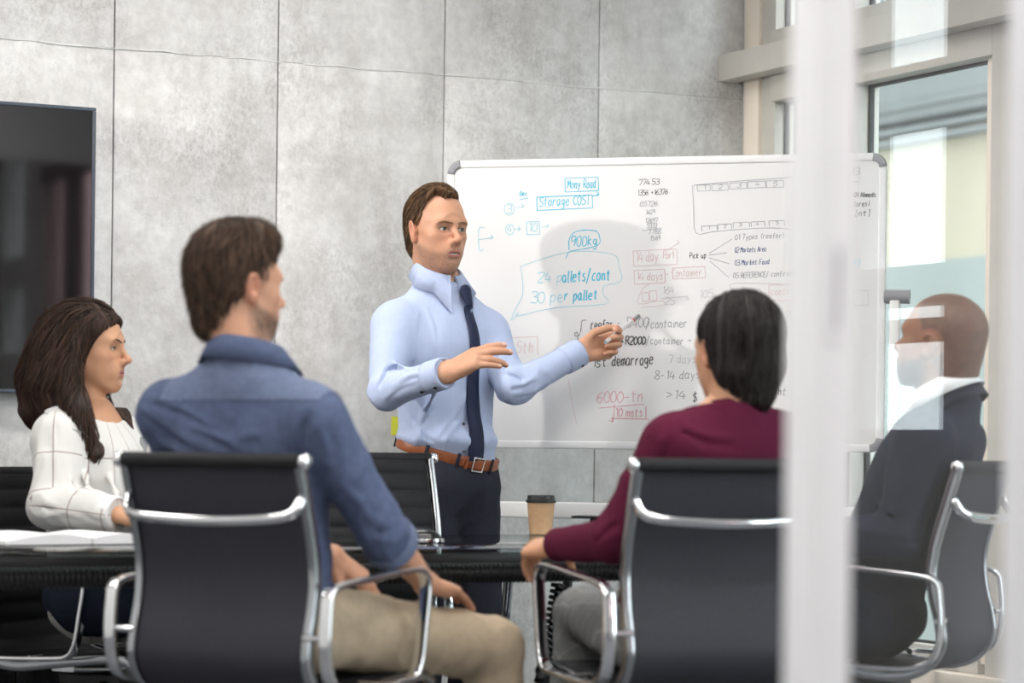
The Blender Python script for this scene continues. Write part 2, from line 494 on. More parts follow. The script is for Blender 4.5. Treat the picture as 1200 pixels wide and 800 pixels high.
# the neighbouring building outside
nb = empty('building', 'beige rendered building with a grey upper floor outside the window', 'building', rw(UC + 5, 3, 0), A)
def nbox(name, v0, v1, z0, z1, du, m):
    return MB().box((du + .5, (v0 + v1) / 2, (z0 + z1) / 2), (1.0, abs(v1 - v0), z1 - z0)).build(name, m, nb)
nbox('lower_wall', -9, 14, -3.0, 2.2, 0.0, M['ext_low'])
nbox('middle_wall', -9, 14, 2.2, 3.05, 0.0, M['ext_wall'])
nbox('upper_wall', -9, 14, 3.10, 7.5, -0.12, M['ext_grey'])
for k in range(4):
    nbox('ledge', -9, 14, 2.95 + k * .07, 2.985 + k * .07, -.1 - .05 * (k == 3), M['ext_grey'])
tag(room_obj('ground_outside', span(MB(), UC + .12, UC + 40, -30, 40, -3.3, -3.0), M['ext_low']), kind='structure')

# ceiling lights
for i, (u_, v_) in enumerate([(-3.2, -1.1), (-0.9, -1.1), (-3.2, -2.9), (-0.9, -2.9), (-3.2, -4.4), (-0.9, -4.4), (-3.4, -6.6), (-1.2, -6.6), (-3.4, -8.8), (-1.2, -8.8)]):
    o = empty('ceiling_light', 'long white ceiling light panel above the meeting room' if i < 6 else 'long white ceiling light panel above the corridor',
              'light', rw(u_, v_, ZC - .04), A, 'ceiling light panels')
    MB().box((0, 0, .02), (1.5, .34, .04), bev=.006).build('frame', M['white_lacquer'], o, auto=.6)
    MB().box((0, 0, -.004), (1.44, .28, .006)).build('diffuser', M['panel_light'], o)

# the spot lamp on the left that throws the presenter's shadow on the board
SPOT_AT = Vector((-3.05, 6.62, 2.25))
SPOT_TO = P(640, 330, 7.95)
sl = empty('spotlight', 'small white spotlight on a wall arm left of the screen', 'light', SPOT_AT)
dr = (SPOT_TO - SPOT_AT).normalized()
MB().cyl(-dr * .2, -dr * .03, .065, 24).build('lamp_housing', M['white_lacquer'], sl, auto=.6)
MB().cyl((0, 0, 0), (0, 0, ZC - SPOT_AT.z), .012).build('stem', M['white_lacquer'], sl, auto=.6).location = -dr * .11
ld = bpy.data.lights.new('spot_beam', 'SPOT'); ld.energy = SPOT_POWER; ld.spot_size = math.radians(34); ld.spot_blend = 0.6
ld.shadow_soft_size = 0.06; ld.color = (1.0, .96, .9)
lo = bpy.data.objects.new('spot_beam', ld); COL.objects.link(lo); lo.parent = sl
lo.rotation_euler = dr.to_track_quat('-Z', 'Y').to_euler()

# ------------------------------------------------------------------ glass partition with the sliding door
D0 = rc(P(955, 400, 3.0))               # front-left corner of the door stile
door = empty('door_1', None, None, rw(D0.x, D0.y), A, kind='structure')
SW, SD = 0.054, 0.062
st = MB().box((SW / 2, SD / 2, 1.2), (SW, SD, 2.36), bev=.004).build('stile', M['white_lacquer'], door, auto=.6)
PX1 = rc(P(1190, 400, 3.12)).x - D0.x
MB().box((SW + .45, SD / 2, 1.2), (.90, .010, 2.3)).build('pane', M['door_glass'], door)
MB().box((SW + .45, SD / 2, 2.34), (.90, SD, .06), bev=.004).build('top_rail', M['white_lacquer'], door, auto=.6)
MB().box((SW + .45, SD / 2, .06), (.90, SD, .08), bev=.004).build('bottom_rail', M['white_lacquer'], door, auto=.6)
hz = P(982, 340, 3.0).z
hp = MB()
loop = [(math.cos(a) * .0095 + .030, -.0015, (math.sin(a) * .0095 + (.05 if math.sin(a) >= 0 else -.05)) + hz) for a in [2 * math.pi * (i + .5) / 20 for i in range(20)]]
hp.sweep(loop, rrect(.002, .002, .0008), up=(0, 1, 0), closed=True)
hn = hp.build('flush_pull', M['white_lacquer'], st, smooth=True)
MB().box((.030, .001, hz), (.006, .003, .09), bev=.001).build('pull_slot', mat('slot_grey', (.50, .49, .54), .5), hn)
# fixed partition post the leaf slides behind, and the fixed glazing beyond it
tr1 = MB().box((PX1 + .045, -.012, 1.48), (.09, .055, 3.0), bev=.004).build('trim_1', M['white_lacquer'], None, auto=.6)
tr1.matrix_world = Matrix.Translation(rw(D0.x, D0.y)) @ ROOM
tag(tr1, kind='structure')
tr2 = MB().box(((-1.35 + UC - D0.x) / 2, SD / 2, 2.69), (UC - D0.x + 1.35, .1, .62)).build('trim_2', M['white_lacquer'], None)
tr2.matrix_world = Matrix.Translation(rw(D0.x, D0.y)) @ ROOM
tag(tr2, kind='structure')
tr3 = MB().box((-1.4, SD / 2, 1.5), (.09, .09, 3.0), bev=.004).build('trim_3', M['white_lacquer'], None, auto=.6)
tr3.matrix_world = Matrix.Translation(rw(D0.x, D0.y)) @ ROOM
tag(tr3, kind='structure')

# ------------------------------------------------------------------ wall screen, low cabinet, sticky note
a = wall_hit(113.5, 126, .07); b = wall_hit(60, 461, .07)
ra, rb = rc(a), rc(b)
TW, TH = 1.56, ra.z - rb.z
tv = empty('television', 'large black flat screen mounted on the concrete wall', 'television', rw(ra.x - TW / 2, -.045, rb.z), A)
MB().box((0, 0.005, TH / 2), (TW, .04, TH), bev=.006).build('housing', M['bezel'], tv, auto=.6)
MB().box((0, -.0155, TH / 2), (TW - .022, .003, TH - .022)).build('screen', M['screen'], tv)
for bx, bz, sx, sz in ((0, .0055, TW, .011), (0, TH - .0055, TW, .011), (-TW / 2 + .0055, TH / 2, .011, TH - .022), (TW / 2 - .0055, TH / 2, .011, TH - .022)):
    MB().box((bx, -.017, bz), (sx, .008, sz), bev=.002).build('bezel', M['bezel'], tv, auto=.6)
MB().box((0, .0355, TH / 2), (.4, .02, .3)).build('wall_mount', M['plastic'], tv)

CU1 = rc(wall_hit(250, 600, .34)).x
cz = .885
cab = empty('cabinet', 'low black cabinet with flat doors against the concrete wall behind the woman', 'cabinet', rw(CU1 - 1.2, -.19, 0), A)
MB().box((0, .008, cz / 2 - .01), (2.4, .325, cz - .03), bev=.003).build('body', M['plastic'], cab, auto=.6)
MB().box((0, 0, cz - .0125), (2.42, .35, .025), bev=.004).build('top', M['gloss_black'], cab, auto=.6)
n = 12
for i in range(n):
    w_ = 2.4 / n
    x_ = -1.2 + w_ * (i + .5)
    MB().box((x_, -.163, cz - .078), (w_ - .005, .016, .075), bev=.002).build('drawer', M['gloss_black'], cab, auto=.6)
    MB().box((x_, -.163, (cz - .12) / 2 + .03), (w_ - .005, .016, cz - .12 - .08), bev=.002).build('door', M['gloss_black'], cab, auto=.6)

sp_ = rc(wall_hit(468, 499, .003))
sn = MB().box((0, 0, 0), (.055, .0015, .06)).build('sticky_note', M['sticky'], None)
sn.matrix_world = Matrix.Translation(rw(sp_.x, sp_.y + .0015, sp_.z)) @ ROOM
tag(sn, 'small yellow sticky note on the concrete wall beside the standing man', 'note')
# ------------------------------------------------------------------ mobile whiteboard
BL_T, BL_B = P(523, 196, 8.14), P(531, 521, 8.14)
BR_T, BR_B = P(1036, 180, 7.78), P(1030, 524, 7.78)
bl = (BL_T + BL_B) / 2; br = (BR_T + BR_B) / 2
bdir = Vector((br.x - bl.x, br.y - bl.y, 0)); BW = bdir.length; bdir.normalize()
BANG = math.atan2(bdir.y, bdir.x)
bz1 = (BL_T.z + BR_T.z) / 2; bz0 = (BL_B.z + BR_B.z) / 2
BH = bz1 - bz0
bc = (bl + br) / 2
BN = Vector((bdir.y, -bdir.x, 0))          # towards the camera
wbd = empty('whiteboard', 'white mobile whiteboard covered in handwriting behind the standing man', 'whiteboard', (bc.x, bc.y, 0), BANG)
zc = (bz0 + bz1) / 2
MB().box((0, .009, zc), (BW - .02, .018, BH - .02)).build('board', M['board'], wbd)
fr = MB()
r = .03
pts = []
for cx, cz_, a0 in ((BW / 2 - r, zc + BH / 2 - r, 0), (-BW / 2 + r, zc + BH / 2 - r, 90), (-BW / 2 + r, zc - BH / 2 + r, 180), (BW / 2 - r, zc - BH / 2 + r, 270)):
    for i in range(7):
        t = math.radians(a0 + 15 * i); pts.append((cx + r * math.cos(t), .006, cz_ + r * math.sin(t)))
fr.sweep(pts, rrect(.012, .0095, .004), up=(0, -1, 0), closed=True)
# section axes: first along the outward side, second along the board normal
fo = fr.build('frame', M['board_frame'], wbd, smooth=True)
for sx in (-1, 1):
    for sz in (-1, 1):
        m_ = MB(); q = []
        cx, cz_ = sx * (BW / 2 - r), zc + sz * (BH / 2 - r)
        for i in range(7):
            t = math.radians(15 * i); q.append((cx + sx * r * math.cos(t), .004, cz_ + sz * r * math.sin(t)))
        m_.sweep(q, rrect(.012, .0112, .004), up=(0, -1, 0))
        m_.build('corner_cap', M['grey_plastic'], wbd, smooth=True)
pz = P(1045, 348, 7.8).z
for sx in (-1, 1):
    x0 = sx * (BW / 2 + .008)
    MB().cyl((x0, .008, pz), (x0 + sx * .075, .008, pz), .0215, 20).build('pivot', M['grey_plastic'], wbd, auto=.6)
    MB().sweep([(x0 + sx * .032, .008, .06), (x0 + sx * .032, .008, pz)], rrect(.015, .018, .005), up=(0, -1, 0)).build('upright', M['white_tube'], wbd, auto=.6)
    MB().box((x0 + sx * .032, .008, .075), (.04, .56, .04), bev=.008).build('foot', M['white_tube'], wbd, auto=.6)
    for sy in (-1, 1):
        cm = MB().cyl((x0 + sx * .032 - .011, .008 + sy * .25, .03), (x0 + sx * .032 + .011, .008 + sy * .25, .03), .03, 18)
        cm.build('caster', M['plastic'], wbd, auto=.6)
cbz = P(640, 597.5, 8.06).z
MB().sweep([(-BW / 2 - .03, .012, cbz), (BW / 2 + .03, .012, cbz)], rrect(.012, .025, .006), up=(0, 0, 1)).build('crossbar', M['white_tube'], wbd, auto=.6)
# small black tray clipped on the crossbar
tp = P(691, 606, 8.0)
lx = (Vector((tp.x, tp.y, 0)) - Vector((bc.x, bc.y, 0))).dot(bdir)
tray = MB().box((lx + .01, -.045, cbz - .017), (.10, .09, .007), bev=.002).build('marker_tray', M['plastic'], wbd, auto=.6)
MB().box((lx + .02, -.02, cbz - .028), (.028, .04, .02), bev=.003).build('tray_bracket', M['plastic'], tray, auto=.6)

# ---- handwriting, as thin ink strokes lying on the enamel
def on_board(px, py):
    o = Vector((0, 0, HC)); d = P(px, py, 1.0) - o
    k = (Vector((bc.x, bc.y, 0)) - o).dot(BN) / d.dot(BN)
    h = o + d * k
    return ((h - Vector((bc.x, bc.y, 0))).dot(bdir), h.z)
G = {  # single-stroke letters on a 4 x 6 grid (y up, baseline 0)
 '0': ['2.2,6 .8,5.2 .1,3 .6,.9 2,0 3.4,.9 3.9,3 3.3,5.2 2,6'], '1': ['1,5 2,6 2,0'], '2': ['0,5 1,6 3,6 4,5 4,4 0,0 4,0'],
 '3': ['0,6 3,6 4,5 3,3.4 1.5,3.2', '1.5,3.2 4,2.4 4,1 3,0 0,0'], '4': ['2,6 0,2 4,2', '3,4 3,0'],
 '5': ['4,6 1,6 .6,3.5 3,3.6 4,2.4 3.6,.6 2,0 0,.3'], '6': ['3.5,6 1,4 0,2 .6,.4 2,0 3.6,.8 3.4,2.6 2,3.2 .2,2'],
 '7': ['0,6 4,6 1.6,0'], '8': ['2,3.2 .4,4.4 1,6 3,6 3.6,4.6 2,3.2 .2,1.6 .8,0 3.2,0 3.8,1.6 2,3.2'],
 '9': ['3.6,4 2,3 .4,4 .8,5.6 2.4,6 3.6,5 3.6,3 2.6,0'],
 'a': ['3,3.4 1.4,4 .2,2.4 .6,.4 2,.2 3,1.6', '3,3.8 3,.6 4,0'], 'b': ['.6,6 .6,0', '.6,2.6 2.4,4 3.6,2.4 2.6,.2 .6,.4'],
 'c': ['3.4,3.4 1.8,4 .4,2.2 1.2,.2 3.4,.6'], 'd': ['3,2.8 1.4,3.8 .2,1.8 1.2,.1 3,1.2', '3,6 3,.4 3.8,0'],
 'e': ['.3,2 3.2,2.4 2.6,3.8 1,3.8 .2,1.8 1.4,.1 3.6,.6'], 'f': ['3.6,5.6 2.4,6 1.6,4.6 1.6,-1', '.4,3.4 3,3.6'],
 'g': ['3,3.4 1.2,4 .3,2.2 1.6,.6 3,2', '3,3.8 3,-1.2 1.6,-2 .4,-1.4'], 'h': ['.6,6 .6,0', '.6,2.4 2,4 3,3.2 3,0'],
 'i': ['1,3.8 1,.4 1.8,0', '1,5.2 1.2,5.3'], 'k': ['.6,6 .6,0', '3,4 .8,2 3.2,0'], 'l': ['1,6 1,.6 2,0'],
 'm': ['.2,3.8 .2,0', '.2,2.8 1.2,4 1.8,3 1.8,0', '1.8,2.8 3,4 3.8,3 3.8,0'], 'n': ['.5,3.8 .5,0', '.5,2.6 2,4 3,3 3,0'],
 'o': ['1.8,4 .4,2.4 1,.2 2.6,.2 3.4,2 2.6,3.8 1.8,4'], 'p': ['.6,3.8 .6,-2', '.6,2.8 2.2,4 3.4,2.4 2.2,.2 .6,.6'],
 'r': ['.6,3.8 .6,0', '.6,2.4 1.8,3.8 3,3.6'], 's': ['3,3.6 1.4,4 .6,3 2.8,1.4 2,.1 .2,.4'], 't': ['1.6,5.6 1.6,.6 2.8,.1', '.3,3.8 3,4'],
 'u': ['.4,3.8 .4,1 1.4,0 3,1.4', '3,3.8 3,.4 3.8,0'], 'v': ['.2,3.8 1.6,0 3.4,3.8'], 'w': ['.1,3.8 .9,0 2,3 3,0 4,3.8'],
 'y': ['.4,3.8 1.8,.6', '3.4,3.8 1,-2'], 'x': ['.3,3.8 3.2,0', '3.2,3.8 .3,0'],
 'A': ['0,0 2,6 4,0', '.8,2.2 3.2,2.2'], 'B': ['.4,0 .4,6 3,6 3.4,4.6 2.4,3.2 .4,3.2', '2.4,3.2 4,1.8 3,0 .4,0'],
 'C': ['4,5 2.4,6 .4,4 .4,2 2,0 4,.8'], 'D': ['.4,0 .4,6 2.6,5.6 4,3 2.6,.2 .4,0'], 'E': ['4,6 .4,6 .4,0 4,0', '.4,3.2 3,3.2'],
 'F': ['4,6 .4,6 .4,0', '.4,3.2 3,3.2'], 'G': ['4,5 2.4,6 .4,4 .4,2 2,0 4,1 4,2.6 2.4,2.6'], 'I': ['1,0 1,6'],
 'M': ['0,0 .4,6 2,2.4 3.6,6 4,0'], 'O': ['2,6 .2,4 .4,1 2,0 3.8,1.4 3.6,5 2,6'], 'P': ['.4,0 .4,6 3,6 3.8,4.6 2.8,3 .4,3'],
 'R': ['.4,0 .4,6 3,6 3.6,4.6 2.6,3.2 .4,3', '1.8,3 4,0'], 'S': ['3.8,5.2 2.2,6 .4,5 1,3.6 3.4,2.4 3.4,.8 1.8,0 .2,.8'],
 'T': ['0,6 4,6', '2,6 2,0'], 'N': ['.3,0 .3,6 3.6,0 3.6,6'], '.': ['1,.1 1.2,.3'], '/': ['0,-1 3,7'], '-': ['.4,2.6 3,2.7'],
 '+': ['.4,2.6 3.4,2.6', '1.9,4 1.9,1.2'], '=': ['.3,3.4 3.3,3.5', '.3,1.8 3.3,1.9'], '>': ['.4,4.6 3.4,2.8 .4,1'], '(': ['2,6.4 1,4 1,2 2,-.4'],
 ')': ['1,6.4 2,4 2,2 1,-.4'], '[': ['2,6.4 .8,6.4 .8,-.4 2,-.4'], ']': ['.8,6.4 2,6.4 2,-.4 .8,-.4'], '$': ['3.6,5 1.6,5.4 .6,4 3,2.6 3,.8 .6,.8', '1.9,6.6 1.7,-.6'],
 '{': ['3,6.5 1.8,6 1.8,4 .6,3 1.8,2 1.8,0 .8,-.8 1.4,-1.6 2,-.6'], '~': ['0,3 4,3', '3,4 4,3 3,2'], '!': ['0,2.6 3.6,2.7', '2.6,3.8 3.6,2.7 2.6,1.6'],
}
INK = {'cyan': mat('ink_cyan', (.05, .47, .64), .5), 'pale': mat('ink_pale_cyan', (.30, .56, .64), .5), 'black': mat('ink_black', (.07, .075, .085), .5),
       'grey': mat('ink_grey', (.30, .31, .34), .5), 'red': mat('ink_red', (.66, .34, .39), .5), 'faint': mat('ink_faint_red', (.63, .49, .50), .5),
       'blue': mat('ink_dark_blue', (.08, .12, .26), .5), 'faintgrey': mat('ink_faint_grey', (.50, .50, .52), .5)}
wr_rnd = random.Random(3)
def ink(strokes, colour, w=1.0):
    """strokes in photo pixels -> a flat ribbon on the board"""
    m_ = MB(); hw = w * .44 / 383
    for s in strokes:
        if len(s) < 2: continue
        p2 = [Vector(on_board(*q)) for q in s]
        if len(p2) > 2:
            p2 = [Vector((q.x, q.y)) for q in catmull([(q.x, q.y, 0) for q in p2], 3)]
        n = len(p2); vs = []
        for i in range(n):
            t = p2[min(i + 1, n - 1)] - p2[max(i - 1, 0)]
            if t.length < 1e-9: t = Vector((1, 0))
            t.normalize(); nn = Vector((-t.y, t.x))
            k = hw * (.8 + .4 * wr_rnd.random())
            for sg in (-1, 1):
                q = p2[i] + nn * k * sg
                vs.append((q.x, -.0006, q.y))
        m_.add(vs, [(2 * i, 2 * i + 1, 2 * i + 3, 2 * i + 2) for i in range(n - 1)])
    m_.build('handwriting', INK[colour], wbd)
def write(txt, x0, x1, base, size, colour, w=1.0, slope=-.045, jit=.42, extra=()):
    """txt from pixel column x0 to x1 on a baseline, x-height scaled by size (cap height in px)"""
    adv = [{' ': 3.2, 'i': 2.2, 'l': 2.4, '1': 3.2, '.': 2, 'm': 4.9, 'w': 4.9, 'M': 5, '(': 3, ')': 3, '[': 3, ']': 3}.get(c, 4.6) for c in txt]
    k = (x1 - x0) / sum(adv); sy = size / 6
    st = []; x = x0
    for c, a_ in zip(txt, adv):
        dy = wr_rnd.uniform(-.5, .5) * size * .08
        for s in G.get(c, []):
            pts_ = []
            for q in s.split():
                a, b = map(float, q.split(','))
                px = x + (a + wr_rnd.uniform(-jit, jit) * .6 + b * .10) * k
                py = base + dy + slope * (px - x0) - (b + wr_rnd.uniform(-jit, jit) * .6) * sy
                pts_.append((px, py))
            st.append(pts_)
        x += a_ * k
    ink(st + [list(e) for e in extra], colour, w)
def boxp(x0, y0, x1, y1, sl=-.045):
    d = sl * (x1 - x0)
    return [(x0, y0), (x1, y0 + d), (x1 + .5, y1 + d), (x0 + .5, y1), (x0, y0)]
def boxl(x0, y0, x1, y1, sl=-.045):
    b = boxp(x0, y0, x1, y1, sl); return [[b[i], b[i + 1]] for i in range(4)]
def ring(cx, cy, rx, ry, n=12): return [(cx + rx * math.cos(2 * math.pi * i / n), cy + ry * math.sin(2 * math.pi * i / n)) for i in range(n + 1)]
def arrow(x0, y0, x1, y1, h=3):
    return [[(x0, y0), (x1, y1)], [(x1 - h, y1 - h), (x1, y1), (x1 - h, y1 + h * .8)]]
write('Mony Road', 665, 699, 221, 10, 'cyan', 1.1, extra=boxl(662, 209, 701, 225))
write('Dec', 609, 618, 229.5, 5, 'cyan', 1.1, extra=[[(609, 234), (619, 232)]])
write('3', 594, 600, 249, 9, 'pale', 1.0, extra=[ring(597, 245, 6, 7)] + arrow(605, 243, 614, 241.5))
write('4', 594, 600, 272, 8, 'pale', 1.1, extra=[ring(597.5, 269, 5, 6)] + arrow(603, 268.5, 610, 268))
write('10', 619, 630, 272, 10, 'pale', 1.2, extra=boxl(617, 260, 632, 275))
ink(arrow(634, 266.5, 643, 264.5), 'pale', .8)
write('Storage COST', 632, 692, 242, 11, 'cyan', 1.2, extra=boxl(629, 231, 694, 246.5) + arrow(694, 230, 702, 227.5))
ink([[(568, 267), (561, 268), (561.5, 292), (567, 292.5)], [(561, 281), (577, 278)]] + arrow(570, 279.5, 578, 278), 'pale', 1.0)
write('900kg', 669, 701, 289, 12, 'cyan', 1.3)
ink([[(667, 293), (667, 281), (672, 273), (684, 269.5), (699, 271), (703, 279), (702, 286), (692, 290), (678, 292.5), (667, 295), (663, 303)]], 'cyan', 1.2)
write('24 p', 630, 660, 331.5, 12, 'pale', 1.3)
write('allets/cont', 659, 716, 330.5, 13, 'cyan', 1.8)
write('30 pe', 622, 661, 355, 13, 'pale', 1.3)
write('r pallet', 661, 701, 352.5, 12, 'cyan', 1.8)
ink([[(610, 312), (612.5, 330), (612, 347), (605, 360), (599, 375), (604, 371), (608, 366), (607, 370), (650, 360.5), (710, 356), (707, 345), (708, 335), (722, 332), (729, 326), (725, 312), (722, 300), (700, 295), (668, 295), (640, 302), (610, 312)]], 'pale', .9)
write('R 5th', 593, 626, 414, 13, 'faint', 1.2, extra=boxl(590, 396, 630, 418)[:2])
col = [('774.53', 748, 773, 217, 6.5, 'black'), ('1356 +16376', 747, 783, 229, 6, 'black'), ('.05726', 748, 771, 242, 5.5, 'grey'), ('1629', 757, 768, 251, 5, 'grey'),
       ('12697', 756, 771, 261, 5, 'grey'), ('5333', 758, 770, 267, 5, 'grey'), ('7788', 759, 775, 274, 5, 'grey'), ('15.69', 762, 774, 281.5, 5, 'grey')]
for t_, x0, x1, b_, s_, c_ in col: write(t_, x0, x1, b_, s_, c_, .8)
ink([[(753, 270), (776, 267)]], 'grey', .7)
ink([[(811.5, 217), (813, 245), (815.5, 273), (835, 271.5), (870, 268.5), (905, 267), (932, 269)], [(813, 217), (860, 212.5), (930, 207.5)]], 'grey', .8)
ink(sum([boxl(a, b, c, d) for a, b, c, d in ((817, 217, 832, 224), (834, 216, 853, 223.5), (855, 214.5, 875, 221.5), (876, 213, 897, 220.5), (898, 212, 918, 220))], []), 'grey', .8)
ink(sum([boxl(a, b, c, d)[:2] + [[(a, b), (a + .5, d)]] for a, b, c, d in ((822, 265, 840, 271), (841, 263, 857, 269), (859, 261, 878, 267), (880, 260, 896, 266), (901, 259, 919, 265))], []), 'grey', .8)
for i, (x_, y_) in enumerate(((823, 222), (842, 221.5), (864, 219), (885, 218), (906, 218))): write(str(i + 1), x_, x_ + 5, y_, 5, 'grey', .8)
for i, (x_, y_) in enumerate(((829, 269), (848, 267), (866, 265), (886, 264), (909, 263))): write(str(i + 1), x_, x_ + 3.5, y_, 3.5, 'grey', .7)
write('Pick up', 808, 828, 303, 6.5, 'black', .8)
ink([[(831, 297), (845, 288), (858, 280)], [(831, 299), (852, 296)], [(831, 302), (855, 309)], [(832, 306), (854, 325)]], 'grey', .7)
write('01 Types (reefer)', 861, 919, 281, 6, 'grey', .75)
write('02 Markets Area', 861, 898, 296, 6, 'blue', .75)
write('03 Market Food', 861, 902, 311, 6, 'blue', .8)
write('05 REFERENCE/ confirmed', 859, 932, 326, 6, 'grey', .75)
write('14 day', 745, 772, 307, 12, 'faint', 1.0, extra=boxl(742, 294, 793, 312))
write('Port', 777, 791, 303, 9, 'faint', 1.2)
ink(arrow(781, 294, 796, 284), 'faint', .8)
write('14 days', 746, 778, 329, 9, 'faint', 1.1, extra=boxl(743, 317, 779, 333))
write('- Container', 780, 823, 325, 9, 'faint', 1.0, extra=boxl(788, 314, 826, 327))
ink([[(760, 333), (752, 340), (748, 356), (775, 352), (777, 358), (751, 360)]] + boxl(752, 343, 760, 353) + boxl(761, 341, 769, 352), 'faint', .9)
write('164', 776, 790, 344, 8, 'faintgrey', .9, extra=[[(775, 350), (806, 347)]])
write('25', 779, 791, 357, 8, 'faintgrey', .9)
write('=', 803, 809, 353, 7, 'faintgrey', .8)
write('105', 819, 836, 349, 9, 'faintgrey', .9)
write('2000', 870, 892, 348, 9, 'faintgrey', .9, extra=[[(857, 339), (860, 332), (930, 333)]])
write('contr', 903, 926, 346, 8, 'faint', .9, extra=boxl(901, 334, 932, 352, 0))
ink([[(687, 375), (682, 376), (681, 385), (679, 392), (675, 394), (673.5, 391), (676, 389), (677.5, 393), (677, 400)]], 'black', .9)
write('reefer', 692, 719, 386, 11, 'black', 1.3, slope=-.03)
write('- 8400', 722, 761, 384, 11, 'grey', 1.1, slope=-.03)
write('/container', 757, 806, 384.5, 9.5, 'grey', 1.1, slope=-.03)
write('!', 723, 732, 403, 6, 'black', 1.3)
write('R2000', 733, 757, 403.5, 9, 'black', 1.7, slope=0)
write('/container ~', 757, 810, 403.5, 9, 'grey', 1.0, slope=0)
write('1st', 694, 712, 430, 11, 'black', 1.4, slope=-.02)
write('demarrage', 717, 766, 429, 12, 'black', 1.5, slope=-.05)
write('7 days', 783, 817, 425, 9, 'faintgrey', 1.1, slope=0)
write('8-14 days', 767, 822, 444, 9.5, 'grey', 1.1, slope=-.01)
write('>14', 780, 804, 467, 9.5, 'grey', 1.1, slope=0)
write('$', 811, 818, 471, 11, 'black', 1.1)
write('weight', 893, 922, 463, 9, 'black', 1.1, slope=0)
write('d', 926, 933, 462, 9, 'faintgrey', .9)
write('72', 919, 932, 374, 8, 'faintgrey', .8)
write('6000-tn', 699, 755, 471.5, 13, 'red', 1.2, slope=-.02, extra=[[(702, 478), (755, 473.5)]])
write('10 mnts', 721, 754, 488, 9.5, 'red', 1.3, slope=-.01, extra=[[(720, 474), (719, 488), (717, 494)], [(714, 492), (718, 494), (719, 488)], [(716, 490), (760, 491)], [(757, 476), (757, 490)]])
ink([[(666, 444), (670, 470), (676, 497)]], 'faint', .8)
write('13', 998, 1008, 205, 8, 'grey', .9)
ink([[(1000, 213), (1006, 213)]], 'grey', .8)
write('01 Ahmeds', 1001, 1027, 231, 5.5, 'black', 1.0, slope=-.02)
write('(ores)', 1001, 1019, 242, 6, 'black', .9)
write('[nt]', 1002, 1020, 253, 6, 'black', .9)
write('93', 999, 1008, 311, 7, 'pale', .9)
ink(boxl(1000, 341, 1017, 358), 'faintgrey', .7)

# ------------------------------------------------------------------ meeting table
TV0, TV1 = -1.94, -1.05
TU0, TU1 = -2.65, 0.10
TZ = 0.74
tcu, tcv = (TU0 + TU1) / 2, (TV0 + TV1) / 2
LU, LV = TU1 - TU0, TV1 - TV0
tb = empty('meeting_table', 'dark glass meeting table with black ribbed cable beams', 'table', rw(tcu, tcv, 0), A)
MB().box((0, 0, TZ - .006), (LU, LV, .012), bev=.002).build('glass_top', M['table_glass'], tb, auto=.6)
for sy, ins in ((-1, .02), (1, .27)):
    MB().box((0, sy * (LV / 2 - ins), TZ - .024), (LU - .06, .03, .022), bev=.003).build('frame_rail', M['plastic'], tb, auto=.6)
for sx in (-1, 1):
    MB().box((sx * (LU / 2 - .05), 0, TZ - .024), (.03, LV - .08, .022), bev=.003).build('frame_rail', M['plastic'], tb, auto=.6)
def ribbed(path, r0, r1, pitch):
    """corrugated hose along a straight or curved path"""
    path = [Vector(p) for p in path]
    L = [0]
    for i in range(1, len(path)): L.append(L[-1] + (path[i] - path[i - 1]).length)
    n = int(L[-1] / pitch * 4)
    pts_, sc = [], []
    for i in range(n + 1):
        d = L[-1] * i / n
        j = max(k for k in range(len(L)) if L[k] <= d + 1e-9); j = min(j, len(path) - 2)
        t = (d - L[j]) / max(1e-9, L[j + 1] - L[j])
        pts_.append(path[j].lerp(path[j + 1], t))
        sc.append(1.0 if (i // 2) % 2 else r0 / r1)
    return MB().tube(pts_, r1, 12, sc)
for sy, dz in ((-1, .062), (-.72, .066)):
    o = ribbed([(-LU / 2 + .1, sy * (LV / 2 - .07), TZ - dz), (LU / 2 - .1, sy * (LV / 2 - .07), TZ - dz)], .0235, .027, .013).build('cable_beam', M['plastic'], tb, smooth=True)
for sx in (-.80, .80):
    for sy in (-1, 1):
        MB().cyl((sx * LU / 2, sy * (LV / 2 - .16), .03), (sx * LU / 2 * .98, sy * (LV / 2 - .16), TZ - .035), .014).build('leg', M['plastic'], tb, auto=.6)
        MB().cyl((sx * LU / 2 * .98, sy * (LV / 2 - .16), TZ - .075), (sx * LU / 2 * .98, sy * (LV / 2 - .16), TZ - .012), .017).build('leg_collar', M['chrome'], tb, auto=.6)
    MB().box((sx * LU / 2, 0, .02), (.06, LV - .2, .04), bev=.008).build('foot_bar', M['plastic'], tb, auto=.6)
def tloc(px, py, Y):
    q = rc(P(px, py, Y)); return Vector((q.x - tcu, q.y - tcv, q.z))
# vertebra-like cable spine hanging from the beam
sp0, sp1 = tloc(656, 684, 6.75), tloc(641, 775, 6.8)
spine = MB()
pa = [sp0.lerp(sp1, i / 13) for i in range(14)] + [Vector((sp1.x - .01, sp1.y, sp1.z * (1 - i / 6))) for i in range(1, 6)]
for i in range(len(pa) - 1):
    c_ = pa[i].lerp(pa[i + 1], .5)
    spine.box(c_, (.040, .03, (pa[i] - pa[i + 1]).length * .72), R=Matrix.Rotation(.35, 3, 'Y'), bev=.004)
    spine.cyl(pa[i], pa[i + 1], .011, 8)
spine.build('cable_spine', M['gloss_black'], tb, auto=.6)

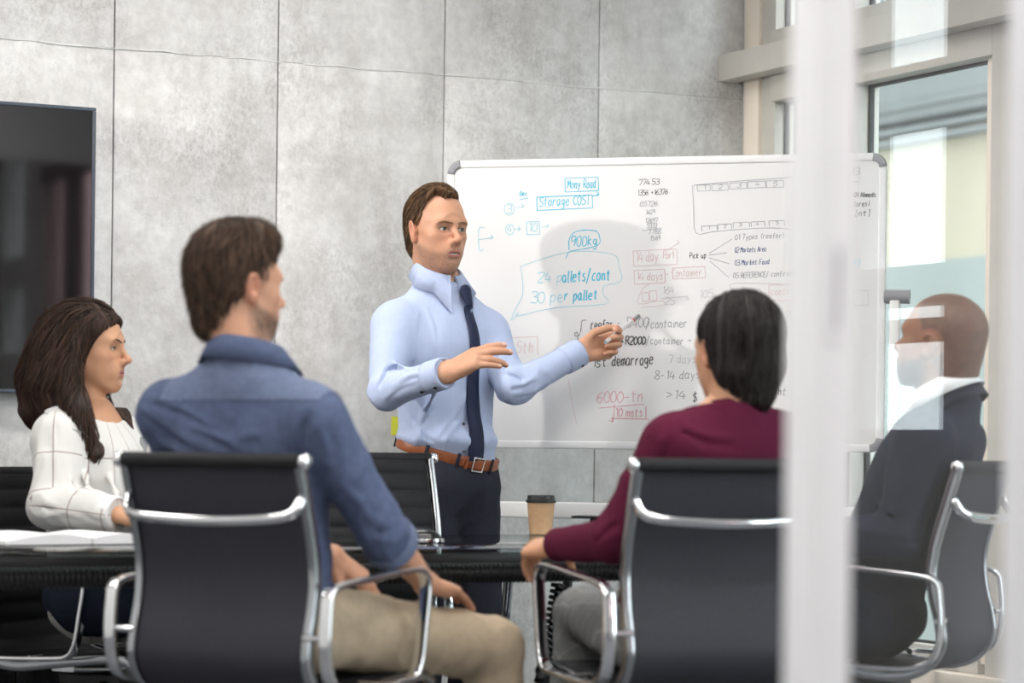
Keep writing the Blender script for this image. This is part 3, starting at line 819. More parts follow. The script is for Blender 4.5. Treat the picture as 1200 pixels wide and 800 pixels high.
# ------------------------------------------------------------------ things on the table
def table_hit(px, py, z=TZ):
    o = Vector((0, 0, HC)); d = P(px, py, 1.0) - o
    return o + d * ((z - HC) / d.z)
cp = table_hit(633.5, 626)
CS = cp.y / F
cup = empty('paper_cup', 'brown paper coffee cup with black lid on the glass table', 'cup', (cp.x, cp.y, TZ))
ch_ = 38 * CS; r0, r1 = 13.2 * CS, 16.2 * CS
MB().lathe([(0, .001), (r0 * .98, 0), (r0, .003), (r1, ch_), (r1 * 1.03, ch_ + .001), (r1 * 1.03, ch_ + .003), (r1 * .95, ch_ + .003), (r0 * .9, .006), (0, .006)], 36).build('cup_body', M['cup'], cup, smooth=True)
MB().lathe([(r1 * 1.0, ch_ - .002), (r1 * 1.09, ch_ - .002), (r1 * 1.09, ch_ + .005), (r1 * 1.0, ch_ + .007), (r1 * .97, ch_ + .018), (r1 * .93, ch_ + .0195), (r1 * .88, ch_ + .0195), (r1 * .85, ch_ + .014), (0, ch_ + .014)], 36).build('lid', M['plastic'], cup, auto=.7)

# open notebook under the woman's forearms
nc = rw(rc(table_hit(62, 634)).x, -1.47, TZ)
book = empty('open_book', 'open white book lying on the glass table in front of the woman', 'book', nc, A + .12)
for sx in (-1, 1):
    NX, NY = 12, 4
    top = lambda i: .010 + .020 * math.sin(math.pi * min(1, (i / NX) * .85 + .12)) * (1 - .35 * i / NX)
    m_ = MB(); vs = []
    for j in range(NY + 1):
        for i in range(NX + 1):
            vs.append((sx * (.004 + .215 * i / NX), -.15 + .30 * j / NY, top(i)))
    for j in range(NY + 1):
        for i in range(NX + 1):
            vs.append((sx * (.004 + .215 * i / NX), -.15 + .30 * j / NY, .003))
    N1 = (NX + 1) * (NY + 1); fs = []
    for j in range(NY):
        for i in range(NX):
            a_ = j * (NX + 1) + i
            fs += [(a_, a_ + 1, a_ + NX + 2, a_ + NX + 1), (N1 + a_ + NX + 1, N1 + a_ + NX + 2, N1 + a_ + 1, N1 + a_)]
    for i in range(NX):
        fs += [(i, N1 + i, N1 + i + 1, i + 1), (NY * (NX + 1) + i, NY * (NX + 1) + i + 1, N1 + NY * (NX + 1) + i + 1, N1 + NY * (NX + 1) + i)]
    for j in range(NY):
        for i in (0, NX):
            a_ = j * (NX + 1) + i
            fs.append((a_, a_ + NX + 1, N1 + a_ + NX + 1, N1 + a_))
    m_.add(vs, fs).build('page_block', M['paper'], book, auto=.5)
    MB().box((sx * .112, 0, .0015), (.226, .312, .003)).build('cover', M['plastic'], book)
n2 = rw(rc(table_hit(62, 634)).x + .42, -1.50, TZ)
mag = empty('paper_pad', 'thin pad of white paper on the table between the woman and the seated man', 'paper', n2, A - .2)
for k in range(6):
    MB().box((random.uniform(-.004, .004), random.uniform(-.004, .004), .001 + .0016 * k), (.21, .297, .0014)).build('sheet', M['paper'], mag)

# dark computer mouse
mp_ = table_hit(494, 637)
NU, NV_ = 24, 10
mo = empty('computer_mouse', 'dark rounded computer mouse with a silver side on the glass table', 'mouse', (mp_.x, mp_.y, TZ), .15)
def dome(a, b, h, z0, name, m_, parent):
    vs, fs = [], []
    for j in range(NV_ + 1):
        f = math.pi / 2 * j / NV_
        for i in range(NU):
            t = 2 * math.pi * i / NU
            c_, s_ = math.cos(t), math.sin(t)
            k = (abs(c_) ** 2.6 + abs(s_) ** 2.6) ** (-1 / 2.6)
            vs.append((a * k * c_ * math.cos(f), b * k * s_ * math.cos(f), z0 + h * math.sin(f) ** .9))
    for j in range(NV_):
        for i in range(NU):
            q = (i + 1) % NU
            fs.append((j * NU + i, j * NU + q, (j + 1) * NU + q, (j + 1) * NU + i))
    fs.append(tuple(range(NU - 1, -1, -1)))
    return MB().add(vs, fs).build(name, m_, parent, smooth=True)
dome(.055, .031, .036, .003, 'shell', M['gloss_black'], mo)
MB().lathe([(.0, .0005), (.03, .0005), (.030, .004), (0, .004)], 20).build('base', M['plastic'], mo)
sb = MB()
sb.sweep([(.0558 * math.cos(t), .0318 * math.sin(t), .009) for t in [2 * math.pi * i / 40 for i in range(40)]], rrect(.002, .0045, .001), closed=True)
sb.build('side_band', M['chrome'], mo, smooth=True)
# ------------------------------------------------------------------ office chairs
PROF = [(-.300, .955), (-.283, .90), (-.262, .83), (-.243, .76), (-.236, .70), (-.243, .64), (-.258, .58), (-.262, .53), (-.240, .485), (-.195, .455),
        (-.12, .446), (-.03, .456), (.07, .468), (.16, .476), (.215, .474), (.243, .455)]
def make_chair():
    root = bpy.data.objects.new('office_chair', None); COL.objects.link(root)
    path = catmull([(0, y, z) for y, z in PROF], 6)
    n = len(path)
    # ribbed sling: front padded in ribs, back smooth
    L = [0.0]
    for i in range(1, n): L.append(L[-1] + (path[i] - path[i - 1]).length)
    HWX = .212; xs = [-HWX, -HWX + .012, -.1, 0, .1, HWX - .012, HWX]
    fine = []
    m_ = 170
    for i in range(m_ + 1):
        d = L[-1] * i / m_
        j = min(max(k for k in range(n) if L[k] <= d + 1e-9), n - 2)
        t = (d - L[j]) / (L[j + 1] - L[j]); p = path[j].lerp(path[j + 1], t)
        tg = (path[j + 1] - path[j]).normalized()
        fine.append((p, Vector((0, -tg.z, tg.y)), d))     # normal towards the sitter
    for i in range(m_ + 1):
        p, nn, d = fine[i]
        if nn.y < 0 and nn.z < .3: fine[i] = (p, -nn, d)
    vf, vb = [], []
    for p, nn, d in fine:
        rib = abs(math.sin(math.pi * d / .052)) ** .45
        for x in xs:
            edge = 0.35 if abs(x) > HWX - .005 else 1.0
            vf.append(p + Vector((x, 0, 0)) + nn * (.004 + .010 * rib) * edge)
            vb.append(p + Vector((x, 0, 0)) - nn * .004)
    k = len(xs)
    faces_f = [(i * k + j, i * k + j + 1, (i + 1) * k + j + 1, (i + 1) * k + j) for i in range(m_) for j in range(k - 1)]
    MB().add(vf, faces_f).add(vf[:1] * 0 + [], []).build('seat_pad', M['mesh_black'], root, smooth=True)
    b_ = MB().add(vb, [tuple(reversed(f)) for f in faces_f])
    b_.build('back_panel', M['mesh_back'], root, smooth=True)
    for s in (-1, 1):
        pr = [Vector((s * .2245, p.y, p.z)) for p in path]
        MB().sweep(pr, rrect(.0100, .013, .005), up=(0, -1, 0)).build('side_rail', M['alu_polished'], root, auto=.7)
        # knob where the top roll ends
        kb = MB().lathe([(0, -.011), (.012, -.011), (.0165, -.006), (.0165, .006), (.012, .011), (0, .011)], 18)
        ko = kb.build('end_knob', M['chrome'], root, smooth=True)
        ko.rotation_euler = (0, math.pi / 2, 0); ko.location = (s * .2375, -.300, .952)
        # arm loop
        loop = [(-.272, .650), (-.262, .680), (-.225, .692), (-.10, .704), (.06, .717), (.108, .711), (.126, .680), (.112, .585), (.098, .515), (.075, .484), (.02, .476), (-.16, .470), (-.225, .478), (-.262, .505), (-.276, .57)]
        lp = catmull([(s * .278, y, z) for y, z in loop], 6, closed=True)
        ao = MB().sweep(lp, rrect(.006, .0145, .004), up=(s, 0, 0), closed=True).build('arm_loop', M['chrome'], root, smooth=True)
        for yy, zz in ((-.268, .585), (-.05, .473)):
            MB().cyl((s * .22, yy, zz), (s * .278, yy, zz), .0075, 12).build('arm_bolt', M['chrome'], ao, auto=.6)
    MB().cyl((-.226, -.302, .952), (.226, -.302, .952), .0165, 18).build('top_roll', M['mesh_black'], root, auto=.8)
    bow = catmull([(-.2245, -.286, .875), (-.212, -.305, .845), (-.165, -.325, .832), (0, -.338, .825), (.165, -.325, .832), (.212, -.305, .845), (.2245, -.286, .875)], 6)
    MB().sweep(bow, oval(.009, .0125, 12), up=(0, 0, 1)).build('back_brace', M['chrome'], root, smooth=True)
    MB().sweep(catmull([(-.2245, .02, .447), (-.12, .02, .438), (0, .02, .432), (.12, .02, .438), (.2245, .02, .447)], 5), rrect(.035, .008, .003), up=(0, 0, 1)).build('seat_brace', M['alu_polished'], root, auto=.6)
    MB().box((0, .0, .405), (.16, .20, .035), bev=.01).build('tilt_mechanism', M['plastic'], root, auto=.6)
    MB().cyl((.08, .05, .40), (.20, .06, .395), .006, 10).build('height_lever', M['plastic'], root, auto=.6)
    MB().cyl((0, 0, .10), (0, 0, .395), .025, 20).build('column', M['chrome'], root, auto=.6)
    bs = MB()
    bs.lathe([(0, .075), (.035, .075), (.042, .09), (.042, .12), (.03, .135), (0, .135)], 20)
    for i in range(5):
        a_ = 2 * math.pi * i / 5 + .3
        d = Vector((math.cos(a_), math.sin(a_), 0))
        bs.sweep([d * .03 + Z * .105, d * .18 + Z * .09, d * .305 + Z * .068], rrect(.017, .012, .006), scale=[1.1, .9, .6])
    bs.build('star_base', M['alu_polished'], root, auto=.6)
    for i in range(5):
        a_ = 2 * math.pi * i / 5 + .3
        d = Vector((math.cos(a_), math.sin(a_), 0)); e = Vector((-d.y, d.x, 0))
        cm = MB()
        for s in (-1, 1): cm.cyl(d * .30 + e * s * .006 + Z * .028, d * .30 + e * s * .022 + Z * .028, .028, 16)
        cm.cyl(d * .30 + Z * .03, d * .30 + Z * .072, .006, 10)
        cm.build('caster', M['plastic'], root, auto=.6)
    return root
def copy_tree(o, parent=None):
    c = o.copy(); COL.objects.link(c); c.parent = parent
    for ch in list(o.children): copy_tree(ch, c)
    return c
def heading(hx, hy): return math.atan2(-hx, hy)
CH_M2 = dict(o=Vector((-.49, 5.75, 0)), rz=-math.radians(29))
CH_M4 = dict(o=Vector((.370, 6.00, 0)), rz=math.radians(22))
CH_M5 = dict(o=Vector((.893, 6.545, 0)), rz=heading(-.9, .43))
CH_W = dict(o=Vector((P(128, 500, 7.0).x, 7.0, -0.0)), rz=heading(.90, -.44))
fu = -.445 - .215
CH_F = dict(o=rw(fu, -.82 - .28, 0), rz=A + math.pi)
chair0 = make_chair()
chairs = [(CH_M2, 'black and chrome office chair holding the man in the blue shirt'),
          (CH_M4, 'black and chrome office chair holding the person in the maroon sweater'),
          (CH_M5, 'black and chrome office chair behind the glass door holding the man in the blazer'),
          (CH_W, 'black and chrome office chair holding the woman in the white blouse'),
          (CH_F, 'empty black ribbed office chair on the far side of the table')]
for i, (c_, lab) in enumerate(chairs):
    o = chair0 if i == 0 else copy_tree(chair0)
    o.location = c_['o']; o.rotation_euler = (0, 0, c_['rz'])
    tag(o, lab, 'chair', 'office chairs around the table')
    if c_ is CH_W:                      # this one is let down a little on its gas column
        for ch in o.children:
            if not ch.name.startswith(('star_base', 'caster', 'column')): ch.location.z -= .05
# ------------------------------------------------------------------ smooth solid modelling on a grid (for bodies and cloth)
def V3(p): return np.array([p[0], p[1], p[2]], dtype=np.float64)
class Ell:
    def __init__(s, c, r, R=None):
        s.c = V3(c); s.r = V3(r); s.R = None if R is None else np.array(R, dtype=np.float64)   # rows: local axes
        if s.R is None: e = s.r
        else: e = np.sqrt(((s.R * s.r[:, None]) ** 2).sum(0))
        s.lo, s.hi = s.c - e, s.c + e
    def __call__(s, x, y, z):
        x, y, z = x - s.c[0], y - s.c[1], z - s.c[2]
        if s.R is not None:
            R = s.R
            x, y, z = R[0, 0] * x + R[0, 1] * y + R[0, 2] * z, R[1, 0] * x + R[1, 1] * y + R[1, 2] * z, R[2, 0] * x + R[2, 1] * y + R[2, 2] * z
        a, b, c = s.r
        k0 = np.sqrt((x / a) ** 2 + (y / b) ** 2 + (z / c) ** 2)
        k1 = np.sqrt((x / a ** 2) ** 2 + (y / b ** 2) ** 2 + (z / c ** 2) ** 2)
        return k0 * (k0 - 1) / np.maximum(k1, 1e-6)
class Cap:
    """tapering limb; ax/sq flatten it along an axis"""
    def __init__(s, a, b, ra, rb=None, ax=None, sq=1.0):
        s.a, s.b = V3(a), V3(b); s.ra = ra; s.rb = ra if rb is None else rb
        s.ax = None if ax is None else V3(ax) / np.linalg.norm(V3(ax)); s.sq = sq
        m = max(s.ra, s.rb) * max(1.0, sq)
        s.lo, s.hi = np.minimum(s.a, s.b) - m, np.maximum(s.a, s.b) + m
    def __call__(s, x, y, z):
        d = s.b - s.a; L2 = max(d.dot(d), 1e-12)
        px, py, pz = x - s.a[0], y - s.a[1], z - s.a[2]
        t = np.clip((px * d[0] + py * d[1] + pz * d[2]) / L2, 0, 1)
        qx, qy, qz = px - t * d[0], py - t * d[1], pz - t * d[2]
        r = s.ra + (s.rb - s.ra) * t
        if s.ax is not None:
            k = qx * s.ax[0] + qy * s.ax[1] + qz * s.ax[2]
            g = (1 / s.sq - 1) * k
            qx, qy, qz = qx + g * s.ax[0], qy + g * s.ax[1], qz + g * s.ax[2]
            return (np.sqrt(qx * qx + qy * qy + qz * qz) - r) * min(1.0, s.sq)
        return np.sqrt(qx * qx + qy * qy + qz * qz) - r
class Chain:
    def __init__(s, pts, rs, ax=None, sq=1.0):
        s.p = [Cap(pts[i], pts[i + 1], rs[i], rs[i + 1], ax, sq) for i in range(len(pts) - 1)]
        s.lo = np.min([q.lo for q in s.p], 0); s.hi = np.max([q.hi for q in s.p], 0)
    def __call__(s, x, y, z):
        d = s.p[0](x, y, z)
        for q in s.p[1:]: d = np.minimum(d, q(x, y, z))
        return d
class Vol:
    def __init__(s, lo, hi, h):
        s.lo = V3(lo); s.h = h
        s.n = np.ceil((V3(hi) - s.lo) / h).astype(int) + 1
        s.F = np.full(s.n, 9.0, dtype=np.float32)
    def _reg(s, lo, hi):
        a = np.clip(np.floor((lo - s.lo) / s.h).astype(int), 0, s.n - 1)
        b = np.clip(np.ceil((hi - s.lo) / s.h).astype(int) + 1, 1, s.n)
        if np.any(b <= a): return None, None
        g = [(s.lo[i] + s.h * np.arange(a[i], b[i])).astype(np.float32) for i in range(3)]
        return (slice(a[0], b[0]), slice(a[1], b[1]), slice(a[2], b[2])), (g[0][:, None, None], g[1][None, :, None], g[2][None, None, :])
    def add(s, p, k=0.0):
        m = k + 2.5 * s.h
        sl, g = s._reg(p.lo - m, p.hi + m)
        if sl is None: return s
        d = p(*g).astype(np.float32); f = s.F[sl]
        if k <= 0: s.F[sl] = np.minimum(f, d)
        else:
            h = np.clip(.5 + .5 * (f - d) / k, 0, 1)
            s.F[sl] = f + (d - f) * h - k * h * (1 - h)
        return s
    def sub(s, p, k=0.0):
        m = k + 2.5 * s.h
        sl, g = s._reg(p.lo - m, p.hi + m)
        if sl is None: return s
        d = -p(*g).astype(np.float32); f = s.F[sl]
        if k <= 0: s.F[sl] = np.maximum(f, d)
        else:
            h = np.clip(.5 - .5 * (f - d) / k, 0, 1)
            s.F[sl] = f + (d - f) * h + k * h * (1 - h)
        return s
    def cut(s, pt, nrm, rad=None, k=0.0):
        """drop everything on the +nrm side of a plane (within rad of pt)"""
        pt, nrm = V3(pt), V3(nrm) / np.linalg.norm(V3(nrm))
        lo, hi = (s.lo, s.lo + s.h * s.n) if rad is None else (pt - rad, pt + rad)
        sl, g = s._reg(lo, hi)
        d = ((g[0] - pt[0]) * nrm[0] + (g[1] - pt[1]) * nrm[1] + (g[2] - pt[2]) * nrm[2]).astype(np.float32)
        f = s.F[sl]
        if k > 0:
            h = np.clip(.5 - .5 * (f - d) / k, 0, 1); s.F[sl] = f + (d - f) * h + k * h * (1 - h)
        else: s.F[sl] = np.maximum(f, d)
        return s
    def fn(s, f, k=0.0):
        """intersect with an arbitrary field f(x,y,z) < 0"""
        sl, g = s._reg(s.lo, s.lo + s.h * s.n)
        d = f(*np.broadcast_arrays(*g)).astype(np.float32)
        if k > 0:
            h = np.clip(.5 - .5 * (s.F - d) / k, 0, 1); s.F = s.F + (d - s.F) * h + k * h * (1 - h)
        else: s.F = np.maximum(s.F, d)
        return s
    def front(s, x, z):
        """y of the front-most surface at (x, z)"""
        i = int(round((x - s.lo[0]) / s.h)); j = int(round((z - s.lo[2]) / s.h))
        col = s.F[np.clip(i, 0, s.n[0] - 1), :, np.clip(j, 0, s.n[2] - 1)]
        w_ = np.where(col < 0)[0]
        if len(w_) == 0: return None
        q = w_[-1]
        t = 0.0 if q + 1 >= len(col) else float(col[q] / (col[q] - col[q + 1]))
        return s.lo[1] + s.h * (q + t)
    def mesh(s, smooth=1):
        F_ = s.F
        F_[0], F_[-1] = np.maximum(F_[0], s.h), np.maximum(F_[-1], s.h)
        F_[:, 0], F_[:, -1] = np.maximum(F_[:, 0], s.h), np.maximum(F_[:, -1], s.h)
        F_[:, :, 0], F_[:, :, -1] = np.maximum(F_[:, :, 0], s.h), np.maximum(F_[:, :, -1], s.h)
        S = F_ < 0
        c = np.zeros(np.array(S.shape) - 1, dtype=np.int8)
        offs = [(i, j, k) for i in (0, 1) for j in (0, 1) for k in (0, 1)]
        nx, ny, nz = S.shape
        for i, j, k in offs: c += S[i:nx - 1 + i, j:ny - 1 + j, k:nz - 1 + k]
        act = (c > 0) & (c < 8)
        idx = np.argwhere(act)
        val = {o: F_[idx[:, 0] + o[0], idx[:, 1] + o[1], idx[:, 2] + o[2]] for o in offs}
        acc = np.zeros((len(idx), 3)); cnt = np.zeros(len(idx))
        for o in offs:
            for ax in range(3):
                if o[ax]: continue
                o2 = list(o); o2[ax] = 1; o2 = tuple(o2)
                a, b = val[o], val[o2]
                m = (a < 0) != (b < 0)
                t = np.where(m, a / np.where(m, a - b, 1), 0)
                p = np.array(o, dtype=float)[None, :].repeat(len(idx), 0); p[:, ax] += t
                acc += p * m[:, None]; cnt += m
        v = s.lo + s.h * (idx + acc / np.maximum(cnt, 1)[:, None])
        vid = np.full(act.shape, -1, dtype=np.int64); vid[act] = np.arange(len(idx))
        quads = []
        for ax in range(3):
            a = [slice(None)] * 3; b = [slice(None)] * 3
            a[ax] = slice(0, -1); b[ax] = slice(1, None)
            e = S[tuple(a)] != S[tuple(b)]
            pos = np.argwhere(e)
            o1, o2 = [q for q in range(3) if q != ax]
            pos = pos[(pos[:, o1] > 0) & (pos[:, o2] > 0) & (pos[:, o1] < S.shape[o1] - 1) & (pos[:, o2] < S.shape[o2] - 1)]
            ins = S[pos[:, 0], pos[:, 1], pos[:, 2]]
            q = []
            for d1, d2 in ((1, 1), (0, 1), (0, 0), (1, 0)):
                w_ = pos.copy(); w_[:, o1] -= d1; w_[:, o2] -= d2
                q.append(vid[w_[:, 0], w_[:, 1], w_[:, 2]])
            q = np.stack(q, 1)
            flip = ins if ax != 1 else ~ins
            q[~flip] = q[~flip][:, ::-1]
            quads.append(q)
        f = np.concatenate(quads)
        f = f[(f >= 0).all(1)]
        if smooth: v = relax(v, f, smooth)
        return v, f
def relax(v, f, it=1, lam=.5):
    a = f.ravel(); b = np.roll(f, -1, 1).ravel()
    n = len(v); cnt = np.bincount(a, minlength=n) + np.bincount(b, minlength=n)
    for _ in range(it):
        s = np.stack([np.bincount(a, v[b, k], n) + np.bincount(b, v[a, k], n) for k in range(3)], 1) / np.maximum(cnt, 1)[:, None]
        v = v + lam * (s - v)
    return v
def normals(v, f):
    n_ = np.cross(v[f[:, 2]] - v[f[:, 0]], v[f[:, 3]] - v[f[:, 1]])
    out = np.zeros_like(v)
    for k in range(4):
        for c in range(3): out[:, c] += np.bincount(f[:, k], n_[:, c], len(v))
    return out / np.maximum(np.linalg.norm(out, axis=1), 1e-12)[:, None]
def _hash(i, j, k):
    h = (i.astype(np.int64) * 374761393 + j.astype(np.int64) * 668265263 + k.astype(np.int64) * 2147483647) & 0xffffffff
    h = ((h ^ (h >> 13)) * 1274126177) & 0xffffffff
    h = h ^ (h >> 16)
    return (h & 0xffff) / 32767.5 - 1.0
def noise3(p):
    i = np.floor(p).astype(np.int64); f = p - i; u = f * f * (3 - 2 * f)
    out = 0
    for a in (0, 1):
        for b in (0, 1):
            for c in (0, 1):
                w_ = (u[:, 0] if a else 1 - u[:, 0]) * (u[:, 1] if b else 1 - u[:, 1]) * (u[:, 2] if c else 1 - u[:, 2])
                out = out + w_ * _hash(i[:, 0] + a, i[:, 1] + b, i[:, 2] + c)
    return out
def fbm(p, o=3):
    s, a = 0, 1.0
    for k in range(o): s = s + a * noise3(p * (2 ** k) + 13.7 * k); a *= .5
    return s
def wrinkle(v, f, amp, scale=(9, 9, 5), seed=0.0, mask=None, sharp=2.2):
    """cloth folds: soft ridges pushed out along the normals"""
    n_ = normals(v, f)
    q = v * np.array(scale) + seed
    q = q + .35 * np.stack([noise3(v * 6 + 3.1 + seed), noise3(v * 6 + 8.3 + seed), noise3(v * 6 + 5.7 + seed)], 1)
    r = (1 - np.abs(noise3(q))) ** sharp + .4 * (1 - np.abs(noise3(q * 2.1 + 4))) ** sharp
    d = amp * (r - .65)
    if mask is not None: d = d * mask
    return v + n_ * d[:, None]
def basis(fwd, up):
    """rows: right, forward, up"""
    f = V3(fwd) / np.linalg.norm(V3(fwd)); u = V3(up) - f * V3(up).dot(f); u /= np.linalg.norm(u)
    return np.stack([np.cross(f, u), f, u])

# ------------------------------------------------------------------ heads, hands
SKIN = {
 'fair': dict(base=(.52, .275, .175), lip=(.44, .16, .13), beard=(.22, .135, .095), red=(.55, .21, .14)),
 'dark_beard': dict(base=(.50, .265, .17), lip=(.42, .16, .13), beard=(.065, .042, .032), red=(.55, .21, .14)),
 'tan': dict(base=(.56, .30, .18), lip=(.48, .17, .15), beard=(.30, .18, .12), red=(.58, .25, .16)),
 'brown': dict(base=(.30, .145, .085), lip=(.26, .11, .085), beard=(.06, .04, .035), red=(.34, .14, .09)),
}
M['skin'] = attr_mat('skin', .48, .35, bump=.06, bscale=500, sss=.12)
M['eye_white'] = mat('eye_white', (.58, .55, .52), .2, spec=.5)
M['iris'] = mat('iris', (.09, .11, .13), .15, spec=.6)
M['iris_brown'] = mat('iris_brown', (.06, .03, .015), .15, spec=.6)
M['pupil'] = mat('pupil', (.005, .005, .005), .1, spec=.6)

def head_mesh(h=.0022, fem=False, skin='fair', beard=0.0, mouth=False, bald=None, neck=None, nr=.055, jaw=1.0, detail=True):
    """head in its own axes: x right, y forward, z up, origin between the ears at eye height"""
    v = Vol((-.125, -.17, -.28), (.125, .145, .15), h)
    a, s = v.add, v.sub
    a(Ell((0, -.016, .040), (.0755, .100, .086)))
    a(Ell((0, .022, -.005), (.067, .070, .088)), .03)
    a(Ell((0, .030, -.060), (.052 * jaw, .050, .046)), .03)
    for sg in (-1, 1):
        a(Cap((sg * .055 * jaw, -.002, -.040), (sg * .022, .062, -.094), .016, .014), .026)
        a(Ell((sg * .043, .056, -.016), (.022, .020, .017)), .022)
        a(Ell((sg * .025, .077, .023), (.027, .011, .010)), .030)
    a(Ell((0, .030, .046), (.060, .042, .052)), .026)
    for sg in (-1, 1): a(Ell((sg * .033, .048, -.044), (.025, .025, .031)), .024)
    a(Ell((0, .074, -.098), (.020 * jaw, .017, .017)), .024)
    if neck is None: neck = (0, -.045, -.20)
    a(Cap((0, -.022, -.055), neck, nr, nr * 1.06), .03)
    a(Cap((0, -.055, -.02), (neck[0], neck[1] - .012, neck[2]), nr * .95, nr), .03)
    if detail:
        for sg in (-1, 1): s(Ell((sg * .0325, .094, .004), (.0205, .017, .0135)), .014)
        a(Chain([(0, .084, .020), (0, .0955, .000), (0, .110, -.023)], [.0062, .0068, .0085]), .013)
        a(Ell((0, .1125, -.0285), (.0105, .0110, .0095)), .009)
        for sg in (-1, 1):
            a(Ell((sg * .0125, .0985, -.0330), (.0065, .0105, .0080)), .007)
            s(Ell((sg * .0060, .1065, -.0415), (.0030, .0055, .0030)), .002)
            a(Ell((sg * .0315, .0705, .004), (.0150, .0150, .0140)), .006)
            s(Ell((sg * .0318, .090, .0026), (.0128, .016, .0040)), .0018)
        a(Ell((0, .0785, -.062), (.036, .017, .027)), .024)
        op = .0045 if mouth else 0.0
        a(Chain([(-.0255, .0835, -.0595), (-.008, .0945, -.0580), (0, .0945, -.0592), (.008, .0945, -.0580), (.0255, .0835, -.0595)], [.002, .0047, .0042, .0047, .002]), .005)
        a(Chain([(-.0235, .0840, -.0615 - op * .3), (-.008, .0925, -.0700 - op), (.008, .0925, -.0700 - op), (.0235, .0840, -.0615 - op * .3)], [.0022, .0058, .0058, .0022]), .006)
        s(Ell((0, .096, -.0640 - op * .4), (.0205, .012, .0010 + op * .55)), .0016)
        s(Ell((0, .101, -.050), (.0028, .007, .006)), .005)
        s(Ell((0, .0985, -.0815), (.018, .006, .004)), .010)
    else:
        a(Cap((0, .082, .018), (0, .108, -.024), .008, .013), .014)
        a(Ell((0, .088, -.062), (.026, .012, .016)), .014)
    for sg in (-1, 1):
        R = basis((sg * .30, 1, .0), (sg * .18, -.22, 1))
        a(Ell((sg * .0805, -.010, -.004), (.0085, .0195, .0325), R), .008)
        a(Ell((sg * .0785, -.004, -.026), (.0075, .011, .012)), .006)
        s(Ell((sg * .0895, -.006, .002), (.0065, .0105, .0195), R), .005)
        a(Ell((sg * .080, .004, -.006), (.005, .006, .008)), .004)
    vv, f = v.mesh(2)
    S = SKIN[skin]
    c = np.tile(np.array(S['base']), (len(vv), 1))
    def blend(w_, col):
        nonlocal c
        w_ = np.clip(w_, 0, 1)[:, None]; c = c * (1 - w_) + np.array(col) * w_
    x, y, z = vv.T
    n1 = fbm(vv * 60, 2) * .5
    c *= (1 + .05 * n1)[:, None]
    blend(.35 * np.exp(-(((np.abs(x) - .042) / .022) ** 2 + ((z + .02) / .022) ** 2)) * (y > .02), S['red'])
    blend(.4 * np.exp(-((x / .018) ** 2 + ((z + .027) / .016) ** 2)) * (y > .085), S['red'])
    blend(.45 * (np.abs(x) > .074) * (np.abs(z) < .05), S['red'])
    if beard:
        zl = -.030 - .42 * np.clip(y - .01, 0, .08) + .022 * np.exp(-(x / .03) ** 2) * (y > .07)
        w_ = beard * np.clip((zl - z) / .016, 0, 1) * np.clip((z + .125) / .02, 0, 1) * np.clip((y + .02) / .03, 0, 1)
        w_ = w_ * (.8 + .35 * fbm(vv * 240, 2))
        blend(w_, S['beard'])
    if detail:
        lip = np.exp(-((np.maximum(np.abs(x) - .017, 0) / .004) ** 2)) * np.clip(1 - np.abs(z + .0645 + (.002 if mouth else 0)) / .0115, 0, 1) * (y > .0865 - np.abs(x) * .25)
        blend(np.clip(lip * 2.2, 0, .85), S['lip'])
        slit = (np.abs(x) < .02) & (np.abs(z + .0640 + (.0015 if mouth else 0)) < (.0042 if mouth else .0016)) & (y < .0935 - np.abs(x) * .18) & (y > .075)
        if mouth: blend(slit * .9, (.62, .56, .52))
        else: blend(slit * .6, tuple(q * .5 for q in S['lip']))
        lid = np.clip(1 - np.abs(np.hypot((np.abs(x) - .0318) / .0150, (z - .0034) / .0075) - 1) / .30, 0, 1) * (y > .07) * (z > .0)
        blend(lid * .75, tuple(q * .30 for q in S['base']))
    if bald is not None:
        hl = np.interp(z, [-.12, -.05, -.02, .03, .07, .10, .14], [-.06, -.03, .0, .022, .045, .066, .09])
        wb_ = np.clip((hl - y) / .012, 0, 1) * (z > -.09) * (np.hypot(y + .01, z) > .036)
        blend(wb_ * .8 * (.85 + .2 * fbm(vv * 160, 2)), bald)
    return v, vv, f, c

def eye_ball(parent, X, sg, gaze, iris):
    """eyeball built round its own optical axis so iris and pupil are rings of faces"""
    g = V3(gaze) / np.linalg.norm(gaze); R = basis(g, (0, 0, 1))
    r = .0124; c0 = np.array([sg * .0315, .0722, .0032])
    angs = [0, .12, .24, .38, .52, .64, .8, 1.05, 1.35, 1.7, 2.1, 2.6, math.pi]
    vs, fs, fm = [], [], []
    n = 20
    for a_ in angs:
        for i in range(n):
            t = 2 * math.pi * i / n
            rr = r * (1.02 if a_ < .4 else 1.0)
            d = R[1] * math.cos(a_) + (R[0] * math.cos(t) + R[2] * math.sin(t)) * math.sin(a_)
            vs.append(X(c0 + d * rr))
    for k in range(len(angs) - 1):
        for i in range(n):
            j = (i + 1) % n
            fs.append((k * n + i, (k + 1) * n + i, (k + 1) * n + j, k * n + j)); fm.append(2 if angs[k] < .23 else 1 if angs[k] < .51 else 0)
    return link_mesh('eye', np.array(vs), np.array(fs), [M['eye_white'], M[iris], M['pupil']], parent, fmats=fm)

